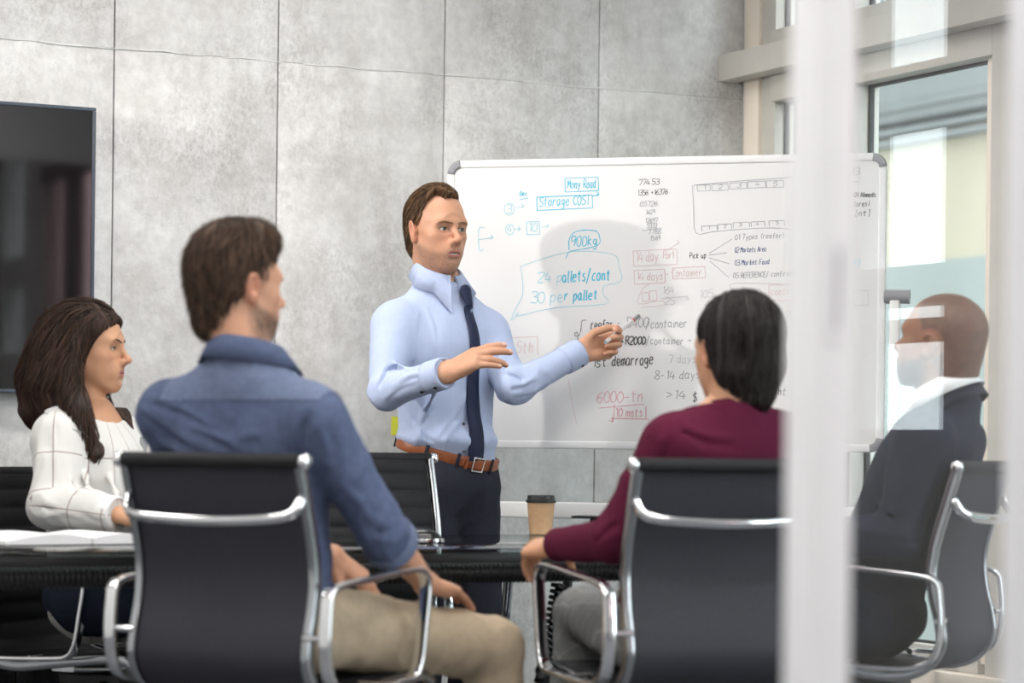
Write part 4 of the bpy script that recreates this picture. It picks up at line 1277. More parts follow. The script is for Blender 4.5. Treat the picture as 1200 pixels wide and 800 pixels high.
def brow(parent, X, sg, m_, thick=.0030, arch=.002, lift=0.0, vol=None, sx=1.0):
    """eyebrow and upper lash line laid on the modelled face"""
    xs = [.010, .019, .029, .040, .0495, .056]
    zz = [.0175, .0200, .0215 + arch * .6, .0220 + arch, .0195 + arch * .5, .0150]
    pts = []
    for x_, z_ in zip(xs, zz):
        y_ = vol.front(sg * x_, z_ + lift) if vol is not None else None
        pts.append((sg * x_ * sx, (y_ or .08) - .0004, z_ + lift))
    v = Vol((min(p[0] for p in pts) - .012, .04, -.01), (max(p[0] for p in pts) + .012, .12, .05), .0013)
    v.add(Chain(pts, [thick * q for q in (.75, 1.0, 1.0, .85, .6, .25)]))
    vv, f = v.mesh(1)
    vv = vv + .0006 * noise3(vv * np.array([300, 300, 700]))[:, None]
    o = link_mesh('eyebrow', X(vv), f, m_, parent)
    c0 = np.array([sg * .0315, .0705, .004]); path = []
    for t in np.linspace(-1, 1, 13):
        q = np.array([sg * .0318 + .0126 * t, .0, .0026 + .0040 * math.sqrt(max(0, 1 - t * t))])
        r2 = .0153 ** 2 - (q[0] - c0[0]) ** 2 - (q[2] - c0[2]) ** 2
        path.append(Vector((q[0] * sx, c0[1] + math.sqrt(max(1e-6, r2)), q[2] + .0006)))
    mb = MB().tube(path, .0010, 6, [.5] + [1.0] * 11 + [.4])
    mb.v = [tuple(X(np.array(p))) for p in mb.v]
    mb.build('eyelash', M['dark_brow'], parent, smooth=True)
    return o

FING = {'index': (.098, .0290, (.044, .026, .021), .0088), 'middle': (.102, .0095, (.048, .030, .022), .0091), 'ring': (.097, -.0105, (.044, .028, .022), .0086), 'little': (.087, -.0290, (.035, .021, .019), .0074)}
def hand_mesh(wrist, d, nb, side, curl, thumb, spread=(.08, .02, -.04, -.10), size=1.0, skin='fair', forearm=None, h=.0020, fr=.040, slim=1.0):
    """hand in world/person axes. d: wrist->knuckles, nb: out of the back of the hand, side 'R'/'L'.
    curl: 4 tuples of three bend angles; thumb: three direction triples (d, t, palm)"""
    d = V3(d) / np.linalg.norm(V3(d)); nb = V3(nb) - d * V3(nb).dot(d); nb /= np.linalg.norm(nb)
    t = np.cross(nb, d) * (1 if side == 'R' else -1)
    W = V3(wrist)
    X = lambda a, b, c: W + (d * a + t * b - nb * c) * size     # forward, thumb-ward, palm-ward
    prims = []; tips = []
    kn = []
    for i, (nm, (fw, tt, ls, r)) in enumerate(FING.items()):
        p = X(fw, tt, 0.0); kn.append(p); pts = [p]; rs = [r * 1.08 * slim]
        sp = spread[i]; ang = 0
        dd = d * math.cos(sp) + t * math.sin(sp)
        for k in range(3):
            ang += curl[i][k]
            q = dd * math.cos(ang) - nb * math.sin(ang)
            pts.append(pts[-1] + q * ls[k] * size)
            rs.append(r * (1.0, .92, .78)[k] * slim)
        tips.append((pts[-1], q, np.cross(q, np.cross(nb, q)) if abs(np.dot(nb, q)) < .999 else nb, pts[-2]))
        prims.append((Chain(pts, [x * size for x in rs]), .006 * size))
        if nm != 'little': pass
    p = X(.022, .024, .010); pts = [p]
    for k, (dv, ln) in enumerate(zip(thumb, (.046, .036, .029))):
        q = d * dv[0] + t * dv[1] - nb * dv[2]; q = q / np.linalg.norm(q)
        pts.append(pts[-1] + q * ln * size)
    tips.append((pts[-1], q, np.cross(q, np.cross(t, q)), pts[-2]))
    thumbp = Chain(pts, [x * size * slim for x in (.0155, .0118, .0105, .0085)])
    allp = np.array([q for pr, _ in prims for c in pr.p for q in (c.a, c.b)] + pts + [W])
    if forearm is not None: allp = np.vstack([allp, V3(forearm)[None]])
    v = Vol(allp.min(0) - .055, allp.max(0) + .055, h)
    # palm
    for i in range(4):
        fw, tt, ls, r = list(FING.values())[i]
        v.add(Cap(X(.012, tt * .55, .002), kn[i], .0145 * size * slim, .0115 * size * slim), .016 * size)
    v.add(Ell(X(.045, .018, .012), (.0, 0, 0) + V3((.030, .017, .014)) * size, np.stack([d, t, -nb])), .016 * size)
    v.add(Ell(X(.050, -.022, .009), V3((.034, .012, .012)) * size, np.stack([d, t, -nb])), .014 * size)
    for pr, k in prims: v.add(pr, k)
    v.add(thumbp, .010 * size)
    if forearm is not None:
        fa = V3(forearm)
        v.add(Cap(W - d * .0, fa, .0235 * size * slim, fr * slim, t, 1.18), .022 * size)
    vv, f = v.mesh(1)
    S = SKIN[skin]
    c = np.tile(np.array(S['base']), (len(vv), 1)) * (1 + .06 * fbm(vv * 70, 2))[:, None]
    for p, q, up, base in tips:
        w_ = np.clip(1 - np.linalg.norm(vv - p, axis=1) / (.016 * size), 0, 1)[:, None] * .45
        c = c * (1 - w_) + np.array(S['red']) * w_
        up = up / max(1e-9, np.linalg.norm(up))
        rel = vv - (p + q * .001)
        nn = (rel @ up > .0035 * size) & (np.abs(rel @ q) < .0075 * size) & (np.linalg.norm(rel, axis=1) < .0125 * size)
        c[nn] = c[nn] * .45 + np.array((.72, .50, .42)) * .55 if skin != 'brown' else c[nn]
    return vv, f, c

def hair_strands(v, f, amp, cen, fa=26.0, fz=7.0, seed=0.0, twist=0.0):
    """comb grooves into a hair mass: noise that runs along the fall of the hair"""
    n_ = normals(v, f)
    r = v - np.array(cen)
    az = np.arctan2(r[:, 0], -r[:, 1])
    q = np.stack([np.cos(az + twist * r[:, 2]) * fa * .5, np.sin(az + twist * r[:, 2]) * fa * .5, r[:, 2] * fz + seed], 1)
    g = noise3(q) + .6 * noise3(q * np.array([2.1, 2.1, 1.4]) + 7)
    return v + n_ * (amp * g)[:, None], g
def strand_cols(g, dark, light):
    w_ = np.clip(.5 + .5 * g, 0, 1)[:, None]
    return np.array(dark) * (1 - w_) + np.array(light) * w_
M['hair'] = attr_mat('hair', .50, .28, bump=.3, bscale=420)

def strands(parent, X, v, hv, flow, cols, n=1800, length=.05, r=.0010, lift=.0015, seed=1, seg=6, jit=.25, cond=None, fan=.0):
    """real strands lying on a hair mass, following its surface along a flow direction"""
    rg = np.random.RandomState(seed)
    G_ = np.gradient(v.F, v.h)
    def samp(p):
        k = np.clip(np.round((p - v.lo) / v.h).astype(int), 0, v.n - 1)
        g = np.stack([G_[i][k[:, 0], k[:, 1], k[:, 2]] for i in range(3)], 1)
        g /= np.maximum(np.linalg.norm(g, axis=1), 1e-6)[:, None]
        return np.clip(v.F[k[:, 0], k[:, 1], k[:, 2]], -.02, .02), g
    pool = hv if cond is None else hv[cond(hv)]
    p = pool[rg.randint(0, len(pool), n)].astype(float)
    L_ = length * rg.uniform(.6, 1.25, n)
    rnd = rg.normal(0, jit, (n, 3)); off = lift * rg.uniform(.2, 1.6, n)
    path = []
    for k in range(seg + 1):
        d_, g = samp(p)
        p = p + g * np.clip(off * (1 + fan * k / seg) - d_, -.003, .003)[:, None]
        path.append(p.copy())
        f_ = flow(p, g) + rnd
        f_ = f_ - g * (f_ * g).sum(1)[:, None]
        f_ /= np.maximum(np.linalg.norm(f_, axis=1), 1e-6)[:, None]
        p = p + f_ * (L_ / seg)[:, None]
    path = np.stack(path, 1)                                   # n, seg+1, 3
    tg = np.gradient(path, axis=1); tg /= np.maximum(np.linalg.norm(tg, axis=2), 1e-9)[:, :, None]
    _, g0 = samp(path[:, 0])
    sd = np.cross(tg, g0[:, None, :]); sd /= np.maximum(np.linalg.norm(sd, axis=2), 1e-9)[:, :, None]
    up = np.cross(sd, tg)
    tp = np.interp(np.linspace(0, 1, seg + 1), [0, .3, 1], [.7, 1, .15])
    rr = r * rg.uniform(.6, 1.4, n)
    vs = []
    for a_ in (0, 2.1, 4.2):
        vs.append(path + (sd * math.cos(a_) * 1.5 + up * math.sin(a_) * .7) * (rr[:, None] * tp[None, :])[:, :, None])
    vs = np.stack(vs, 2)                                        # n, seg+1, 3(side), 3
    idx = np.arange(n * (seg + 1) * 3).reshape(n, seg + 1, 3)
    fs = []
    for k in range(3):
        l = (k + 1) % 3
        fs.append(np.stack([idx[:, :-1, k], idx[:, :-1, l], idx[:, 1:, l], idx[:, 1:, k]], -1).reshape(-1, 4))
    c = rg.uniform(0, 1, n)[:, None]
    c = np.array(cols[0]) * (1 - c) + np.array(cols[1]) * c
    c = np.repeat(c, (seg + 1) * 3, 0)
    return link_mesh('hair_strands', X(vs.reshape(-1, 3)), np.concatenate(fs), M['hair'], parent, cols=c)

def surf_hit(B, v, px, py, y0=5.0, y1=8.6):
    """where the line of sight through a photo pixel meets a modelled solid (person axes)"""
    a = B.W(P(px, py, y0)); b = B.W(P(px, py, y1))
    for t in np.arange(0, 1, .002 / (y1 - y0)):
        p = a + (b - a) * t
        k = np.round((p - v.lo) / v.h).astype(int)
        if np.all(k >= 0) and np.all(k < v.n) and v.F[k[0], k[1], k[2]] < 0: return p
    return None
def folds(B, v, lines, r=.007, depth=.45, k=.010, groove=True):
    """press cloth creases: a ridge with a groove beside it"""
    for ln in lines:
        rr = r * (ln[0] if isinstance(ln[0], (int, float)) else 1.0)
        pts = [q for q in ln if not isinstance(q, (int, float))]
        pp = [surf_hit(B, v, *q) for q in pts]; pp = [q for q in pp if q is not None]
        if len(pp) < 2: continue
        view = B.W((0, 0, HC)); 
        ins = [q + (q - view) / np.linalg.norm(q - view) * rr * depth for q in pp]
        rs = [rr * x for x in np.interp(np.linspace(0, 1, len(ins)), [0, .35, 1], [.55, 1, .25])]
        v.add(Chain(ins, rs), k)
        if groove:
            dz = np.array([0, 0, -1.7 * rr]) if abs(pts[0][0] - pts[-1][0]) > abs(pts[0][1] - pts[-1][1]) else B.dirL(1.7 * rr, 0, 0)
            v.sub(Chain([q + dz - (q - view) / np.linalg.norm(q - view) * rr * .55 for q in pp], [x * .8 for x in rs]), k * .8)

class Body:
    """a person: an empty on the floor, everything else in its axes (x right, y forward, z up)"""
    def __init__(s, label, x, y, hx, hy):
        s.root = empty('person', label, 'person', (x, y, 0), heading(hx, hy))
        s.mw = Matrix.Translation((x, y, 0)) @ Matrix.Rotation(heading(hx, hy), 4, 'Z')
        s.inv = s.mw.inverted(); s.R3 = np.array(s.mw.to_3x3())
        s.bv, s.bf, s.bc, s.nb = [], [], [], 0
    def L(s, px, py, Y): return V3(s.inv @ P(px, py, Y))
    def W(s, p): return V3(s.inv @ Vector(p))
    def dirL(s, wx, wy, wz=0.0): return s.R3.T @ np.array([wx, wy, wz], dtype=float)
    def body(s, v, f, c):
        s.bv.append(v); s.bf.append(f + s.nb); s.bc.append(c); s.nb += len(v)
    def finish(s):
        return link_mesh('body', np.concatenate(s.bv), np.concatenate(s.bf), M['skin'], s.root, cols=np.concatenate(s.bc))
    def place_head(s, at, fwd, up=(0, 0, 1), k=1.0):
        """returns head-axes -> person-axes map"""
        R = basis(fwd, up); at = V3(at)
        s.inv_head = lambda p: R @ (V3(p) - at) / k
        return lambda q: at + (np.asarray(q) * k) @ R
    def cloth(s, name, v, f, m_, vec=None): return link_mesh(name, v, f, m_, s.root, vec=vec)

def torso(v, hip, neck, shL, shR, w=(.150, .160, .170), dpt=(.118, .118, .112), k=.055, shr=.056, bulk=0.0, chest_f=.0):
    """hips, belly, ribs and shoulders along the spine"""
    up = neck - hip; up = up / np.linalg.norm(up)
    rt = shR - shL; R = np.stack([rt / np.linalg.norm(rt), np.zeros(3), up])
    fw = np.cross(R[2], R[0]); fw /= np.linalg.norm(fw); R[0] = np.cross(fw, R[2]); R[1] = fw
    L = np.linalg.norm(neck - hip)
    m = (shL + shR) / 2
    v.add(Ell(hip, (w[0] + bulk, dpt[0] + bulk, .13), R))
    v.add(Ell(hip + up * L * .30, (w[1] + bulk - .012, dpt[1] + bulk, .17), R), k)
    v.add(Ell(hip + up * L * .62 + fw * .008, (w[2] + bulk, dpt[2] + bulk + chest_f, .19), R), k)
    v.add(Cap(shL, shR, shr + bulk * .5), k)
    v.add(Ell(m + up * -.055 + fw * .012, (w[2] + bulk - .015, .085 + bulk, .085), R), k)
    nb_ = neck - up * .012
    for sh in (shL, shR):
        v.add(Cap(nb_, sh * .78 + nb_ * .22, .053 + bulk * .4, .047 + bulk * .4), .045)
    return R
def sleeve(v, sh, el, wr, r=(.060, .052, .047, .036), cut=None, k0=.035, k1=.008):
    mid = sh * .55 + el * .45
    v.add(Cap(sh, mid, r[0], r[1]), k0)
    v.add(Cap(mid, el, r[1], r[2]), k1)
    v.add(Cap(el, wr, r[2], r[3]), k1 * 2)
def bbox(pts, m): p = np.array(pts); return p.min(0) - m, p.max(0) + m
def core(B, hip, neck, arms, legs):
    """the body under the clothes, thinner than they are; it joins head, hands and feet"""
    pts = [hip, neck] + [q for a in arms for q in a] + [q for l in legs for q in l]
    lo, hi = bbox(pts, .14)
    v = Vol(lo, hi, .012)
    shL, shR = arms[0][0], arms[1][0]
    torso(v, hip, neck, shL, shR, (.125, .125, .135), (.088, .085, .085), shr=.036)
    v.add(Cap(neck - (0, 0, .05), neck + (0, 0, .03), .045), .03)
    for sh, el, wr in arms:
        v.add(Chain([sh, el, wr], [.036, .029, .020]), .02)
    for hp, kn_, an in legs:
        v.add(Chain([hp, kn_, an], [.066, .043, .028]), .03)
    vv, f = v.mesh(1)
    return vv, f
def neck_of(B, X, neck, f=.6):
    """point on the neck's axis, f = 0 under the skull, 1 at its root"""
    return X(np.array([0, -.036, -.055])) * (1 - f) + V3(neck) * f
def shoe(B, an, fw, m_, L=.27):
    fw = V3((fw[0], fw[1], 0)); fw /= np.linalg.norm(fw)
    a = V3((an[0], an[1], 0))
    R = basis(fw, (0, 0, 1))
    v = Vol(a - .3, a + .3, .006); v.lo[2] = -.02; v.n[2] = 40; v.F = np.full(v.n, 9., np.float32)
    v.add(Ell(a + fw * (L * .30) + (0, 0, .028), (.046, L * .40, .036), R))
    v.add(Ell(a - fw * .015 + (0, 0, .045), (.038, .062, .055), R), .03)
    v.cut((a[0], a[1], .004), (0, 0, -1))
    vv, f = v.mesh(1)
    return link_mesh('shoe', vv, f, m_, B.root)
# ------------------------------------------------------------------ clothing helpers
def ring_surface(vols, c, R, n=64, rmax=.3):
    """radius of the outer surface round c in the plane of R[0] (right), R[1] (forward)"""
    out = []
    for i in range(n):
        t = 2 * math.pi * i / n
        d = R[0] * math.sin(t) + R[1] * math.cos(t)
        best = 0.03
        for q in np.arange(.03, rmax, .003):
            p = c + d * q
            for v in vols:
                k = np.round((p - v.lo) / v.h).astype(int)
                if np.all(k >= 0) and np.all(k < v.n) and v.F[k[0], k[1], k[2]] < 0: best = q
        out.append(best)
    r = np.array(out)
    for _ in range(3): r = (np.roll(r, 1) + 2 * r + np.roll(r, -1)) / 4
    return r
def band(parent, name, c, R, radii, h, thick, m_, off=.0):
    n = len(radii); vs, fs = [], []
    for i in range(n):
        t = 2 * math.pi * i / n; d = R[0] * math.sin(t) + R[1] * math.cos(t)
        for r, z in ((radii[i] + off - .004, -h / 2), (radii[i] + off + thick * .7, -h / 2), (radii[i] + off + thick, -h * .35), (radii[i] + off + thick, h * .35), (radii[i] + off + thick * .7, h / 2), (radii[i] + off - .004, h / 2)):
            vs.append(c + d * r + R[2] * z)
    for i in range(n):
        j = (i + 1) % n
        for k in range(6):
            l = (k + 1) % 6
            fs.append((i * 6 + k, i * 6 + l, j * 6 + l, j * 6 + k))
    return link_mesh(name, np.array(vs), np.array(fs), m_, parent)
def collar(parent, c, R, rx, ry, m_, h=.034, fall=.045, point=.035, gap=.16, spread=.018, n=56, drop=.02, vol=None):
    """folded shirt collar: upright stand plus a fall that ends in two points at the front"""
    vs, fs = [], []
    for i in range(n + 1):
        t = gap + (2 * math.pi - 2 * gap) * i / n
        fr = (1 + math.cos(t)) / 2                     # 1 at the front
        e = max(0.0, 1 - min(t - gap, 2 * math.pi - gap - t) / .55)   # near the points
        d = R[0] * math.sin(t) + R[1] * math.cos(t)
        base = c + R[0] * rx * math.sin(t) + R[1] * ry * math.cos(t) - R[2] * drop * fr
        fl = fall + point * e ** 1.2; sp = spread + .012 * e
        sh = R[0] * (.012 * e * (1 if math.sin(t) > 0 else -1))
        for r, z, k in ((0, -.01, 0), (0, h, 0), (.003, h + .003, 0), (.007, h, 0), (.007 + sp, h - fl, 1), (.0045 + sp, h - fl, 1), (.004, h - .006, 0), (.004, -.01, 0)):
            q = base + d * r + R[2] * z + sh * k
            if k and vol is not None:                  # the fall lies on the cloth, not in it
                for _ in range(40):
                    g = np.clip(np.round((q - vol.lo) / vol.h).astype(int), 0, vol.n - 1)
                    if vol.F[g[0], g[1], g[2]] > (.0075 if r > .0065 + sp else .005): break
                    q = q + d * .0022
            vs.append(q)
    for i in range(n):
        for k in range(8):
            l = (k + 1) % 8
            fs.append((i * 8 + k, i * 8 + l, (i + 1) * 8 + l, (i + 1) * 8 + k))
    fs = [tuple(f) for f in fs] + [tuple(range(8)), tuple(n * 8 + k for k in range(7, -1, -1))]
    o = link_mesh('collar', np.array(vs), fs, m_, parent)
    return o
def button(parent, at, nrm, m_, r=.0055):
    nrm = V3(nrm) / np.linalg.norm(V3(nrm)); q = Vector(nrm).to_track_quat('Z', 'Y').to_matrix()
    mb = MB().lathe([(0, -.001), (r, -.001), (r, .0015), (r * .8, .0022), (r * .55, .0015), (0, .0015)], 14)
    mb.v = [tuple(q @ Vector(p) + Vector(at)) for p in mb.v]
    return mb.build('button', m_, parent, smooth=True)
def scalp_hair(add, cutline, ears=True, lo=(-.13, -.17, -.25), hi=(.13, .13, .18), h=.0028, nape=-.085):
    v = Vol(lo, hi, h)
    for p, k in add: v.add(p, k)
    if cutline is not None: v.fn(cutline, .006)
    if ears:
        for sg in (-1, 1): v.sub(Ell((sg * .085, -.006, -.010), (.022, .022, .036)), .006)
    return v
C_ = lambda *a: tuple(a)
M['shirt_blue'] = mat('light_blue_shirt', (.40, .465, .65), .75, spec=.2, bump=.12, bscale=500, noise=.03, nscale=160, stretch=(1, 1, .05))
M['tie'] = mat('navy_tie', (.008, .013, .045), .55, spec=.3, bump=.2, bscale=600)
M['belt'] = mat('tan_leather', (.26, .07, .02), .42, spec=.5, noise=.15, nscale=50, bump=.1)
M['trouser_dark'] = mat('charcoal_trousers', (.022, .024, .036), .85, spec=.2, noise=.1, nscale=90, bump=.25, bscale=400)
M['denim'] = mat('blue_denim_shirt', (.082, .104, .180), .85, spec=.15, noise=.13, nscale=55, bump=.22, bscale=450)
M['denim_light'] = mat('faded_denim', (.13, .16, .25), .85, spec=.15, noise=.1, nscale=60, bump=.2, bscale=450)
M['khaki'] = mat('khaki_cotton', (.40, .32, .23), .85, spec=.15, noise=.06, nscale=70, bump=.2, bscale=450)
M['maroon'] = mat('maroon_knit', (.090, .011, .032), .9, spec=.12, noise=.08, nscale=120, bump=.3, bscale=500)
M['navy'] = mat('navy_wool', (.016, .020, .036), .85, spec=.15, noise=.1, nscale=120, bump=.2, bscale=500)
M['white_cloth'] = mat('white_cotton', (.80, .80, .81), .8, spec=.2, bump=.1, bscale=400)
M['blouse'] = plaid_mat('checked_white_blouse', (.66, .65, .635), (.25, .18, .165), .088, .105, .0028, .0028)
M['check'] = plaid_mat('grey_check_trousers', (.20, .205, .205), (.30, .305, .305), .05, .05, .003, .003)
M['shoe'] = mat('black_shoe', (.02, .016, .014), .35, spec=.5, noise=.1)
M['brown_shoe'] = mat('brown_shoe', (.10, .045, .02), .4, spec=.5, noise=.1)
M['dark_brow'] = mat('dark_brow', (.018, .012, .010), .7, spec=.2, noise=.2, nscale=300)
M['brown_brow'] = mat('brown_brow', (.16, .088, .048), .7, spec=.2, noise=.2, nscale=300)

def legs_mesh(hip, legs, extra=None, r=(.092, .070, .052), h=.007, waist=(.152, .112), cutp=None, amp=.006, seed=1.0, R=None):
    pts = [hip] + [q for l in legs for q in l]
    lo, hi = bbox(pts, .17)
    v = Vol(lo, hi, h)
    v.add(Ell(hip, (waist[0], waist[1], .13 if legs[0][0][2] > .7 else .108), R))
    for l in legs:
        rr = r if len(r) == len(l) else (r[0], r[1], r[2])
        v.add(Chain(l[:2], rr[:2]), .05)
        v.add(Chain(l[1:], [rr[1]] + list(rr[2:])), .02)
    if extra: extra(v)
    if cutp is not None: v.cut(*cutp)
    for l in legs:
        d = l[-1] - l[-2]; v.cut(l[-1], d, rad=.10)
    vv, f = v.mesh(1)
    return v, wrinkle(vv, f, amp, (11, 11, 7), seed), f

# ================================================================== 1. the presenter
def presenter():
    c0 = P(521, 540, 7.80)
    B = Body('standing man in light blue shirt and navy tie pointing at the whiteboard with a pen', c0.x, c0.y, .71, -.70)
    L = B.L
    hip, neck = L(526, 556, 7.80), L(515, 331, 7.80)
    shR, elR, wrR = L(462, 382, 7.70), L(452, 458, 7.56), L(521, 437, 7.40)
    shL, elL, wrL = L(571, 391, 7.885), L(601, 455, 7.74), L(679, 413, 7.845)
    # --- shirt
    lo, hi = bbox([hip, neck, shR, elR, wrR, shL, elL, wrL], .12)
    sv = Vol(lo, hi, .0052)
    tv_ = Vol(lo, hi, .0075)         # torso only, used for tie and belt
    w_, d_ = (.158, .166, .172), (.114, .112, .116)
    R = torso(sv, hip, neck, shL, shR, w_, d_, shr=.054)
    torso(tv_, hip, neck, shL, shR, w_, d_, shr=.054)
    for q_ in (sv, tv_): q_.add(Ell(hip + (0, 0, .105), (.166, .123, .05)), .03)
    sleeve(sv, shR, elR, wrR, (.066, .060, .052, .040))
    sleeve(sv, shL, elL, wrL, (.064, .056, .050, .037))
    for e_, w2, s_ in ((elR, wrR, 1), (elL, wrL, 1)):
        d = (w2 - e_) / np.linalg.norm(w2 - e_)
        sv.cut(w2, d, rad=.075)
    BR = basis((-.0, 1, -.27), (-.10, 0, 1))               # belt plane dips to the front
    bc_ = hip + (0, 0, .064)
    X = B.place_head(L(511, 271, 7.79), B.dirL(.60, -.80, -.02), (0, 0, 1), 1.03)
    nk = neck_of(B, X, neck, .80)
    sv.add(Cap(neck - (0, 0, .03), nk, .066, .060), .045)
    RC = basis(B.dirL(.62, -.78, -.36), (0, 0, 1))
    sv.cut(nk + RC[2] * .006, RC[2], rad=.10)
    sv.cut(bc_ + BR[2] * .008, -BR[2])
    folds(B, sv, [[1.0, (450, 432), (462, 425), (478, 431)], [.9, (462, 452), (480, 440), (500, 436)], [.9, (440, 452), (447, 440), (452, 428)], [.8, (452, 466), (470, 452), (488, 446)],
                  [1.2, (466, 345), (478, 360), (486, 380)], [1.0, (489, 368), (486, 395), (484, 420)], [1.0, (500, 362), (507, 382), (510, 408)], [.8, (545, 345), (556, 372), (560, 392)],
                  [1.2, (548, 462), (530, 490), (508, 516)], [1.1, (512, 455), (500, 480), (488, 500)], [1.0, (535, 497), (524, 514), (520, 526)], [1.0, (480, 490), (492, 510), (505, 520)], [.9, (556, 480), (552, 505), (548, 522)],
                  [1.0, (583, 400), (588, 425), (586, 445)], [1.0, (596, 434), (606, 438), (616, 444)], [.9, (600, 452), (614, 450), (628, 442)], [.8, (606, 464), (624, 458), (640, 447)], [.8, (640, 436), (648, 442), (654, 450)]], r=.0075)
    vv, f = sv.mesh(1)
    near = lambda p, r: np.exp(-(np.linalg.norm(vv - p, axis=1) / r) ** 2)
    mask = .35 + 1.3 * near(elR, .09) + 1.3 * near(elL, .10) + .9 * np.exp(-((vv[:, 2] - bc_[2] - .05) / .05) ** 2) + .6 * near(shR - (0, 0, .08), .09) + .6 * near(shL - (0, 0, .08), .09)
    vv = wrinkle(vv, f, .0085, (10, 10, 6.5), 2.0, mask)
    B.cloth('shirt', vv, f, M['shirt_blue'])
    # cuffs
    for e_, w2, nm in ((elR, wrR, 'R'), (elL, wrL, 'L')):
        d = (w2 - e_) / np.linalg.norm(w2 - e_); RR = np.stack([*basis(d, (0, 0, 1))[[0, 2]], d])
        rad = .043 if nm == 'R' else .040
        cf = band(B.root, 'cuff', w2 - d * .03, RR, np.full(40, rad), .066, .0035, M['shirt_blue'])
        bd = B.dirL(.1, -.75, -.65) if nm == 'R' else B.dirL(.1, -.5, -.86)
        bd = bd - d * bd.dot(d); bd /= np.linalg.norm(bd)
        for q in (.02, .075) if nm == 'R' else (.02,):
            rq = rad + .0035 if q < .06 else rad + .004
            button(cf, w2 - d * q + bd * rq, bd, M['gloss_black'], .0055)
    # --- trousers
    rt, fw = np.array([1., 0, 0]), np.array([0, 1., 0])
    legs = []
    for s_ in (-1, 1):
        hp = hip + rt * s_ * .088 - (0, 0, .06)
        kn_ = np.array([s_ * .105, .035, .50]); an = np.array([s_ * .115, -.01, .09])
        legs.append([hp, kn_, an])
    lv, lvv, lf = legs_mesh(hip - (0, 0, .01), legs, r=(.094, .074, .058), waist=(.158, .118), cutp=(bc_ + BR[2] * .016, BR[2]), amp=.008, seed=5.)
    B.cloth('trousers', lvv, lf, M['trouser_dark'])
    # --- belt
    rad = ring_surface([tv_, lv], bc_, BR)
    be = band(B.root, 'belt', bc_, BR, rad, .034, .006, M['belt'], off=.003)
    def belt_at(t):
        i = t / (2 * math.pi) * 64
        r0 = np.interp(i % 64, np.arange(65), np.append(rad, rad[0])) + .009
        d = BR[0] * math.sin(t) + BR[1] * math.cos(t)
        return bc_ + d * r0, d
    p, d = belt_at(0.0)
    RB = basis(d, BR[2])
    def onb(mb, name, m_, at, RBs, par):
        mb.v = [tuple(V3(at) + RBs[0] * q[0] + RBs[1] * q[1] + RBs[2] * q[2]) for q in mb.v]
        return mb.build(name, m_, par, auto=.6)
    fm = MB().sweep([(.022, 0, .02), (-.022, 0, .02), (-.022, 0, -.02), (.022, 0, -.02)], rrect(.003, .003, .001), up=(0, 1, 0), closed=True)
    onb(fm, 'buckle', M['chrome'], p + d * .003, RB, be)
    for t in (.55, 1.25, -.45, 2.3, -2.0):
        p, d = belt_at(t); onb(MB().box((0, .002, 0), (.011, .006, .046), bev=.002), 'belt_loop', M['trouser_dark'], p, basis(d, BR[2]), be)
    p, d = belt_at(.32); onb(MB().box((0, .001, 0), (.010, .005, .038), bev=.002), 'belt_keeper', M['belt'], p, basis(d, BR[2]), be)
    # --- tie
    kz = L(531, 345, 7.7)[2]
    zs_ = np.linspace(kz - .03, bc_[2] - .022, 34)
    ys = np.array([tv_.front(0, z_) or .1 for z_ in zs_]) + .008
    ys = np.convolve(np.pad(ys, 3, 'edge'), np.ones(7) / 7, 'valid')
    ys[0] = ys[0] + .008
    vs, fs = [], []
    for i, z_ in enumerate(zs_):
        t = i / (len(zs_) - 1); hw = .016 + .016 * t
        y_ = ys[i] + .003 * math.sin(9 * t)
        for x_, e_ in ((-hw, -.004), (-hw * .9, .001), (0, .003), (hw * .9, .001), (hw, -.004), (0, -.005)):
            vs.append((x_ + .004 * math.sin(5 * t), y_ + e_, z_))
    for i in range(len(zs_) - 1):
        for k in range(6):
            l = (k + 1) % 6; fs.append((i * 6 + k, (i + 1) * 6 + k, (i + 1) * 6 + l, i * 6 + l))
    to = link_mesh('tie', np.array(vs), np.array(fs), M['tie'], B.root)
    kv = Vol((-.05, ys[0] - .06, kz - .07), (.05, ys[0] + .05, kz + .05), .0028)
    ky = ys[0] - .004
    kv.add(Chain([(0, ky - .014, kz + .012), (0, ky + .002, kz - .026)], [.0215, .0135], (0, 1, 0), .62))
    kvv, kf = kv.mesh(2)
    link_mesh('knot', kvv, kf, M['tie'], to)
    for z_ in np.linspace(kz - .05, bc_[2] + .005, 6)[4:]:
        fy = tv_.front(.030, z_)
        if fy: button(B.root, (.034, fy + .004, z_), (.25, 1, 0), M['gloss_black'], .0045)
    # --- head
    hvol, hv, hf, hc = head_mesh(.0019, skin='fair', beard=.6, mouth=True, jaw=.90, neck=B.inv_head(neck), nr=.052)
    X0 = X; X = lambda q: X0(np.where(np.array([False, True, False]) & (np.asarray(q)[..., 1:2] < 0), np.asarray(q) * .91, np.asarray(q)))
    hv[:, 0] *= .96; hv[:, 2] = np.where(hv[:, 2] < -.02, -.02 + (hv[:, 2] + .02) * 1.05, hv[:, 2])
    B.body(X(hv), hf, hc)
    for sg in (-1, 1):
        eye_ball(B.root, X, sg, (-.20, 1, -.05), 'iris')
        brow(B.root, X, sg, M['brown_brow'], .0029, .000, .001, hvol, .96)
    hl = lambda x, y, z: y - (np.interp(z, [-.12, -.05, -.025, -.02, .02, .05, .075, .10, .13], [-.045, -.035, -.03, .010, .018, .028, .046, .074, .092])
                              - .034 * np.exp(-((np.abs(x) - .046) / .020) ** 2) * np.clip((z - .045) / .03, 0, 1) + .004 * np.sin(x * 170 + 60 * z) + .003 * np.sin(x * 390))
